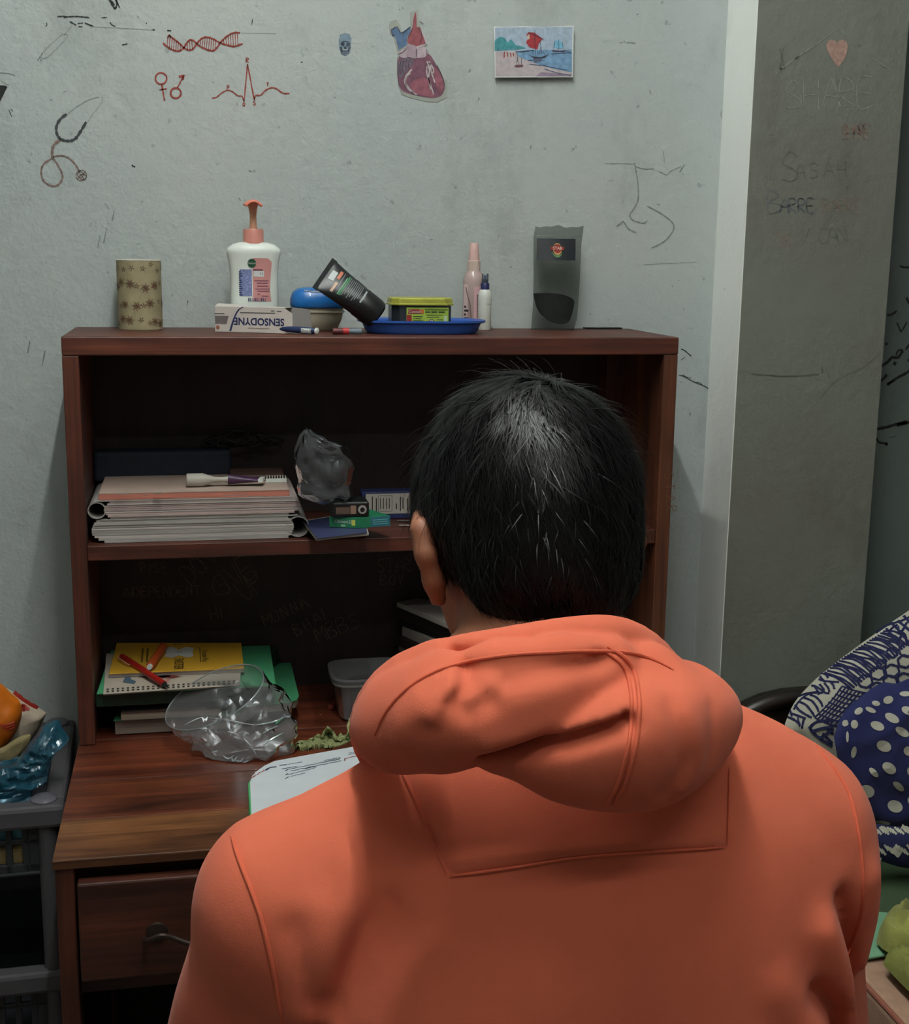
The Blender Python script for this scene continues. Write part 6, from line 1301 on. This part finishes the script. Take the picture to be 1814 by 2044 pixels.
# folded olive quilt
def flatpillow(px, z, th, nz, sc, seed, rings=12):
    O = np.array([(q[0], q[1]) for q in crom(list(px)+[px[0]], 3)][:-1]); c = O.mean(0); n = len(O); V = []; F = []
    for j in range(rings+1):
        r = j/rings
        for i in range(n):
            if j == 0 and i: continue
            q = c+(O[i]-c)*r; p = np.array(atZ(q[0], q[1], z)); w = Vector((p[0]*sc+seed, p[1]*sc, 1))
            p[2] = z+(th+((.5-abs(noise.noise(w)))*2)*nz+noise.noise(w*2.2)*nz*.6)*max(0, 1-r**3.2)**.5; V.append(tuple(p))
    id_ = lambda j, i: 0 if j == 0 else 1+(j-1)*n+i % n
    for i in range(n):
        F.append((0, id_(1, i), id_(1, i+1)))
        for j in range(1, rings): F.append((id_(j, i), id_(j+1, i), id_(j+1, i+1), id_(j, i+1)))
    F.append(tuple(id_(rings, i) for i in range(n))); return MB().add(V, F)
olive = mat('olive_quilt', (138, 140, 72), .9, .22, 26, .35, 240, sheen=.2)
q1 = [(1748, 1880), (1764, 1850), (1800, 1832), (1860, 1815), (1960, 1810), (1960, 1905), (1880, 1912), (1815, 1908), (1770, 1900)]
q2 = [(1762, 1925), (1778, 1908), (1815, 1902), (1880, 1900), (1960, 1900), (1960, 2060), (1880, 2040), (1825, 1990), (1785, 1950)]
qt = thing('olive_quilt', 'folded olive green quilt lying on the edge of the bed', 'quilt', (.73, -.27, ZB+.018))
obj('upper_fold', flatpillow(q1, ZB+.021, .034, .016, 42, 2, 18), olive, qt, sm=True, ang=80)
obj('lower_fold', flatpillow(q2, ZB+.021, .022, .014, 42, 7, 18), mat('olive_quilt_dark', (124, 128, 66), .9, .25, 26, .35, 240), qt, sm=True, ang=80)
# patterned pillow
creamp = mat('pillow_cream', (186, 184, 168), .85, .05, 20, .1, 300); navyp = mat('pillow_navy', (28, 32, 74), .85, .1, 60); navyd = mat('dot_cloth_navy', (26, 32, 86), .8, .14, 20, .2, 200, sheen=.15)
po_ = [(1566, 1446), (1580, 1412), (1600, 1384), (1640, 1346), (1690, 1306), (1745, 1266), (1800, 1228), (1850, 1200), (1960, 1180), (2010, 1300), (2000, 1480), (1880, 1600), (1740, 1640), (1640, 1560), (1590, 1490)]
plw = thing('patterned_pillow', 'cream pillow printed with navy hexagons, stripes and zigzags', 'pillow', tuple(atY(1720, 1560, -.02)))
pm = pillow(po_, .012, .05, k=-.00005, nz=.004, sc=14, seed=4, rings=14, back=.55); po_o = obj('cushion', pm, creamp, plw, sm=True, ang=80)
def tree_of(mb):
    return BVHTree.FromPolygons([Vector(p) for p in mb.v], mb.f)
PT = tree_of(pm)
def onto2(T_, u, v, k):
    d = Vector(tuple(ray(u, v))).normalized(); h = T_.ray_cast(Vector(tuple(CAM)), d)
    if h[0] is None: return None
    n = h[1] if h[1].dot(d) < 0 else -h[1]; return tuple(h[0]+n*k)
def pr_(name, T_, lines, w, m, parent, f, k=.0009):
    mb = MB()
    for ln in lines:
        pts = [(q[0], q[1]) for q in crom(ln, 4)] if len(ln) > 2 else [tuple(np.array(ln[0])+(np.array(ln[1])-np.array(ln[0]))*t) for t in np.linspace(0, 1, 7)]
        run = []
        for p in pts+[None]:
            q = onto2(T_, *f(*p), k) if p is not None else None
            if q is None:
                if len(run) > 1: mb.ribbon(run, w, (-.25, -.9, .3), .12)
                run = []
            else: run.append(q)
    if mb.v: return obj(name, mb, m, parent, recalc=False)
a1 = lambda x, y: (1460+x/5.124, 1200+y/5.124)
W1 = .0036
stripes_ = []
for i in range(24):
    t = i/23; x0, y0 = 930+650*t, 735-430*t; stripes_.append([(x0-30, y0+10), (x0+90, y0+30+20*math.sin(i*1.3)), (x0+190, y0+80+10*math.sin(i*2.1)), (x0+300-60*t, y0+170-40*t)])
pr_('stripe_print', PT, stripes_, W1, navyp, plw, a1)
hx_ = []
for cx_, cy_, r_ in ((1365, 820, 78), (1490, 740, 80), (1640, 710, 78), (1490, 895, 78), (1620, 820, 76), (1765, 795, 76), (1770, 615, 78), (1785, 505, 80), (1640, 530, 60), (1530, 640, 50), (1900, 700, 76), (1900, 560, 76), (1890, 420, 76)):
    P_ = [(cx_+r_*math.cos(math.pi/3*k+.3), cy_+r_*.86*math.sin(math.pi/3*k+.3)) for k in range(7)]; hx_ += [[P_[k], P_[k+1]] for k in range(6)]
pr_('hexagon_print', PT, hx_, .0036, navyp, plw, a1)
gr = []
A_, B_, C_, D2 = np.array((850, 1190)), np.array((1130, 870)), np.array((1390, 940)), np.array((1080, 1275))
for i in range(9): t = i/8; gr.append([tuple(A_+(B_-A_)*t), tuple((A_+(B_-A_)*t+D2+(C_-D2)*t)/2+np.array((10*math.sin(i), 12))), tuple(D2+(C_-D2)*t)])
for i in range(8): t = i/7; gr.append([tuple(A_+(D2-A_)*t), tuple((A_+(D2-A_)*t+B_+(C_-B_)*t)/2+np.array((12, 10*math.cos(i)))), tuple(B_+(C_-B_)*t)])
pr_('brick_print', PT, gr, .0026, navyp, plw, a1)
lv = [[(640, 1110), (700, 1020), (800, 950), (930, 940)], [(690, 1030), (760, 1060), (820, 1130), (850, 1180)], [(740, 990), (820, 1020), (870, 1080), (890, 1130)], [(800, 960), (860, 980), (910, 1030), (930, 1080)], [(650, 1060), (690, 1110), (760, 1160), (820, 1190)], [(640, 1000), (760, 950), (900, 930)], [(720, 880), (850, 870), (960, 940), (1000, 940)], [(850, 870), (880, 920), (890, 960)], [(900, 850), (940, 900), (940, 940)], [(950, 840), (990, 890), (1000, 930)], [(1000, 820), (1040, 860), (1050, 900)], [(850, 780), (950, 820), (1100, 830)], [(900, 750), (920, 790), (960, 830)], [(960, 740), (990, 790)], [(560, 1130), (620, 1150), (760, 1200)], [(560, 1180), (640, 1210), (700, 1260)], [(600, 1100), (620, 1180)], [(680, 1190), (700, 1280)], [(740, 1200), (720, 1300)]]
pr_('leaf_print', PT, lv, .0036, navyp, plw, a1)
zg_ = [[(790, 1300), (880, 1230), (1040, 1220)], [(800, 1300), (900, 1390), (1000, 1330), (1040, 1300)], [(820, 1330), (920, 1300), (1040, 1280)], [(930, 1350), (1030, 1450)], [(900, 1400), (1030, 1480)], [(960, 1290), (1040, 1360)], [(1480, 330), (1600, 250), (1760, 200), (1900, 120)], [(1580, 280), (1700, 420)], [(1640, 230), (1790, 380)], [(1700, 200), (1840, 320)], [(1600, 330), (1690, 250), (1720, 330), (1800, 220)], [(1690, 440), (1760, 330), (1800, 430), (1870, 320)], [(1760, 150), (1860, 260)], [(1540, 330), (1640, 370), (1700, 440)]]
pr_('zigzag_print', PT, zg_[:6], .0046, navyp, plw, a1); pr_('zigzag_print', PT, zg_[6:], .0046, navyp, plw, a1)
# navy polka dot cloth
pd_ = [(1664, 1470), (1678, 1432), (1700, 1404), (1722, 1388), (1742, 1372), (1764, 1362), (1790, 1364), (1830, 1352), (1960, 1350), (1980, 1500), (1960, 1660), (1860, 1680), (1800, 1664), (1755, 1650), (1712, 1610), (1680, 1550)]
pdc = thing('polka_dot_cloth', 'navy cloth with white polka dots bundled against the pillow', 'cloth', tuple(atY(1760, 1640, -.13)))
pdm = pillow(pd_, -.082, .034, k=0, nz=.011, sc=15, seed=11, rings=16, back=.1)
obj('bundle', pdm, navyd, pdc, sm=True, ang=80); DT = tree_of(pdm)
dotm = mat('dot_white', (188, 186, 172), .85, .06, 40)
b1_ = lambda x, y: (1560+x/6.815, 1480+y/6.815)
dots = [(a1, 1475, 1045, 42, 26, .2), (a1, 1300, 1125, 46, 30, -.6), (a1, 1600, 1010, 52, 40, -.3), (a1, 1640, 1195, 80, 42, .5), (a1, 1490, 1275, 74, 44, .4), (a1, 1742, 1335, 78, 40, .6), (a1, 1556, 1480, 78, 56, .4), (a1, 1255, 1258, 36, 44, 0), (a1, 1165, 1248, 30, 34, .4), (a1, 1610, 1705, 76, 52, .6), (a1, 1775, 950, 60, 26, 0), (a1, 1800, 1120, 66, 40, .4), (a1, 1420, 1112, 56, 24, .4), (a1, 1055, 1385, 18, 40, 0), (a1, 1185, 1385, 14, 56, 0), (a1, 1250, 1540, 26, 60, .2), (a1, 1810, 1530, 56, 50, .4), (b1_, 1155, 675, 104, 86, .3), (b1_, 1540, 880, 108, 82, .4), (b1_, 1250, 418, 80, 38, .8), (b1_, 1588, 605, 90, 44, .7), (b1_, 1380, 1100, 100, 26, .15), (b1_, 1740, 400, 40, 60, 0), (b1_, 1800, 800, 90, 70, .3)]
for f, x, y, rx, ry, an in dots:
    V_ = [onto2(DT, *f(x, y), .0011)]
    for i in range(20):
        t = 2*math.pi*i/20; a, b = rx*math.cos(t), ry*math.sin(t); V_.append(onto2(DT, *f(x+a*math.cos(an)-b*math.sin(an), y+a*math.sin(an)+b*math.cos(an)), .0011))
    if any(v is None for v in V_): continue
    obj('dot', MB().add(V_, [(0, 1+i, 1+(i+1) % 20) for i in range(20)]), dotm, pdc, recalc=False)
# black and cream patterned roll under it
rl = [(1700, 1650), (1745, 1644), (1800, 1650), (1960, 1650), (1960, 1720), (1860, 1730), (1790, 1728), (1745, 1712), (1710, 1690)]
rlt = thing('printed_cloth_roll', 'navy and cream printed cloth rolled up under the polka dot cloth', 'cloth', tuple(atY(1790, 1725, -.12)))
rlm = pillow(rl, -.14, .024, nz=.004, sc=24, seed=5, back=.25, zmin=ZB+.019); obj('roll', rlm, navyp, rlt, sm=True, ang=80); RTt = tree_of(rlm)
ls = []
for i in range(16): x0, y0 = 1225+i*34, 1170+(i % 3)*14; ls.append([(x0, y0), (x0+60, y0+70)])
for i in range(14): x0, y0 = 1240+i*38, 1400+(i % 4)*20; ls.append([(x0, y0), (x0+60, y0+80)])
pr_('dash_print', RTt, ls, .0034, creamp, rlt, b1_); pr_('patch_print', RTt, [[(1330, 1190), (1450, 1240)], [(1300, 1560), (1360, 1590)], [(1500, 1460), (1610, 1540)], [(1620, 1180), (1731, 1230)]], .011, creamp, rlt, b1_)
# ------------------------------------------------------------------ grey plastic storage rack on the left
ZR = .72
Of = np.array(atZ(128, 1608, ZR)); Ob = np.array(atZ(157, 1394, ZR)); ey_ = (Ob-Of); DR = min(float(np.linalg.norm(ey_)), .34); ey_ /= np.linalg.norm(ey_); ex_ = np.array([ey_[1], -ey_[0], 0])   # ex to the right
WR = .36
rk = thing('storage_rack', 'dark grey plastic storage rack with slotted basket tiers', 'rack', (Of[0]-WR/2, Of[1]+DR/2, 0))
def rp3(a, b, z): p = Of-ex_*a+ey_*b; return (float(p[0]), float(p[1]), z)     # a: to the left of the right edge, b: depth
gpl = mat('grey_rack_plastic', (74, 72, 76), .45, .08, 40); gdp = mat('dark_rack_plastic', (44, 46, 50), .5, .08, 40)
def rbx(name, a0, a1, b0, b1, z0, z1, m, parent, bevel=.002): 
    V = [rp3(a, b, z) for z in (z0, z1) for a, b in ((a1, b0), (a0, b0), (a0, b1), (a1, b1))]
    return obj(name, MB().add(V, [(0, 3, 2, 1), (4, 5, 6, 7), (0, 1, 5, 4), (1, 2, 6, 5), (2, 3, 7, 6), (3, 0, 4, 7)]), m, parent, bevel=bevel)
for ti, zt in enumerate((ZR, ZR-.245, ZR-.49)):
    for nm, a0, a1, b0, b1 in (('front_rim', 0, WR, 0, .03), ('back_rim', 0, WR, DR-.025, DR), ('side_rim', 0, .028, .03, DR-.025), ('side_rim', WR-.028, WR, .03, DR-.025)):
        rbx(nm, a0, a1, b0, b1, zt-.032, zt, gpl, rk, .006)
    rbx('basket_floor', .02, WR-.02, .015, DR-.015, zt-.105, zt-.10, gdp, rk)
    rbx('basket_edge', .028, WR-.028, .018, .024, zt-.104, zt-.088, gdp, rk); rbx('basket_edge', .028, WR-.028, .018, .024, zt-.060, zt-.052, gdp, rk)
    n = 13
    for i in range(n):
        a = .05+i*.0215
        rbx('slot_bar', a, a+.0085, .018, .024, zt-.104, zt-.03, gdp, rk, .001)
    rbx('basket_corner', .020, .05, .018, .024, zt-.104, zt-.03, gdp, rk, .001)
    rbx('basket_side', .018, .024, .02, DR-.02, zt-.104, zt-.03, gdp, rk, .001); rbx('basket_back', .02, WR-.02, DR-.022, DR-.016, zt-.104, zt-.03, gdp, rk, .001)
for a in (.024, WR-.024):
    for b in (.020, DR-.022):
        p = rp3(a, b, 0); obj('post', MB().lathe([(.0135, 0), (.0135, ZR-.03)], p, 20), gpl, rk, sm=True)
        p = rp3(a+.004, b+.006, ZR); obj('post_cap', MB().lathe([(.0178, 0), (.0178, .002), (.014, .005), (.002, .0065)], p, 24), mat('cap_plastic', (92, 90, 98), .3, .06), rk, sm=True)
# things in the top basket
ZF = ZR-.099
def packet(name, label, cat, px, Y, th, m, **k):
    o = obj(name, pillow(px, Y, th, **k), m, sm=True, ang=60); return tag(o, label, cat)
yb = float(Of[1])+.12
sn_ = thing('snack_packet', 'puffed orange snack packet in the grey rack', 'packet', tuple(atY(-10, 1500, yb+.04)))
om_ = [(-70, 1372), (-20, 1358), (4, 1366), (22, 1384), (38, 1398), (44, 1420), (40, 1442), (30, 1466), (4, 1496), (-30, 1512), (-70, 1512)]
omb = pillow(om_, yb+.045, .032, nz=.004, sc=30, seed=3, zmin=ZF); obj('body', omb, mat('orange_foil', (196, 104, 24), .35, .18, 18, coat=.2), sn_, sm=True, ang=60)
sn2 = thing('white_packet', 'cream and red food packet leaning behind the orange packet', 'packet', tuple(atY(40, 1520, yb+.08)))
wm_ = [(-40, 1362), (0, 1368), (28, 1382), (50, 1396), (72, 1410), (91, 1422), (89, 1432), (80, 1452), (66, 1472), (50, 1492), (24, 1512), (-10, 1530), (-50, 1530)]
wmb = pillow(wm_, yb+.105, .022, nz=.004, sc=30, seed=8, zmin=ZF); obj('body', wmb, mat('cream_foil', (182, 168, 150), .45, .08, 20), sn2, sm=True, ang=60); WT = tree_of(wmb)
redf = mat('packet_red', (158, 44, 34), .45, .2, 60)
for pts, w in (([(26, 1384), (40, 1396), (58, 1408), (74, 1416)], .009), ([(40, 1410), (48, 1414), (55, 1412)], .010), ([(37, 1408), (40, 1416), (50, 1418)], .004)):
    pr_('red_print', WT, [pts], w, redf, sn2, lambda x, y: (x, y), .0012)
OT = tree_of(omb)
for k in range(3): pr_('lettering_print', OT, [[(0+3*k, 1446-2*k+5*k), (14, 1446+5*k), (28, 1440+5*k)]], .0016, redf, sn_, lambda x, y: (x, y), .0012)
packet('khaki_packet', 'khaki paper packet lying under the cream packet', 'packet', [(-50, 1506), (0, 1494), (36, 1472), (60, 1466), (56, 1488), (40, 1508), (20, 1526), (-50, 1532)], yb-.008, .008, mat('khaki_paper', (126, 114, 80), .8, .12), nz=.003, zmin=ZF, rings=6)
def inbasket(p):
    q = p-Of; a, b = -float(q@ex_), float(q@ey_)
    if p[2] < ZR+.012:
        if a < .046: p += -ex_*(.046-a)
        if b < .046: p += ey_*(.046-b)
bb_ = [(-50, 1536), (20, 1530), (46, 1500), (66, 1474), (84, 1452), (100, 1442), (116, 1437), (124, 1452), (138, 1476), (121, 1490), (102, 1520), (94, 1560), (88, 1584), (70, 1598), (20, 1602), (-50, 1606)]
o = obj('blue_plastic_bag', pillow(bb_, yb-.055, .018, k=-.0002, nz=.009, sc=60, seed=1, rings=16, zmin=ZF+.002, post=inbasket), film('blue_film', (46, 120, 146), .42, .15, .3)); tag(o, 'crumpled blue plastic bag in the front of the grey rack', 'plastic bag')
# wrapped things seen through the slots of the top basket
pq = rp3(.16, .045, ZF+.001)
for nm, lab, cc, a0, a1, z0, z1 in (('folded_blue_cloth', 'pale blue folded cloth seen through the basket slots', (96, 150, 168), .04, .30, ZF+.036, ZF+.066), ('khaki_pouch', 'khaki pouch at the bottom of the top basket', (134, 116, 76), .04, .30, ZF+.001, ZF+.035)):
    o = rbx(nm, a0, a1, .028, .075, z0, z1, mat(nm+'_stuff', cc, .7, .2, 60, .3, 120), None, .008); tag(o, lab, 'cloth' if 'cloth' in nm else 'pouch')
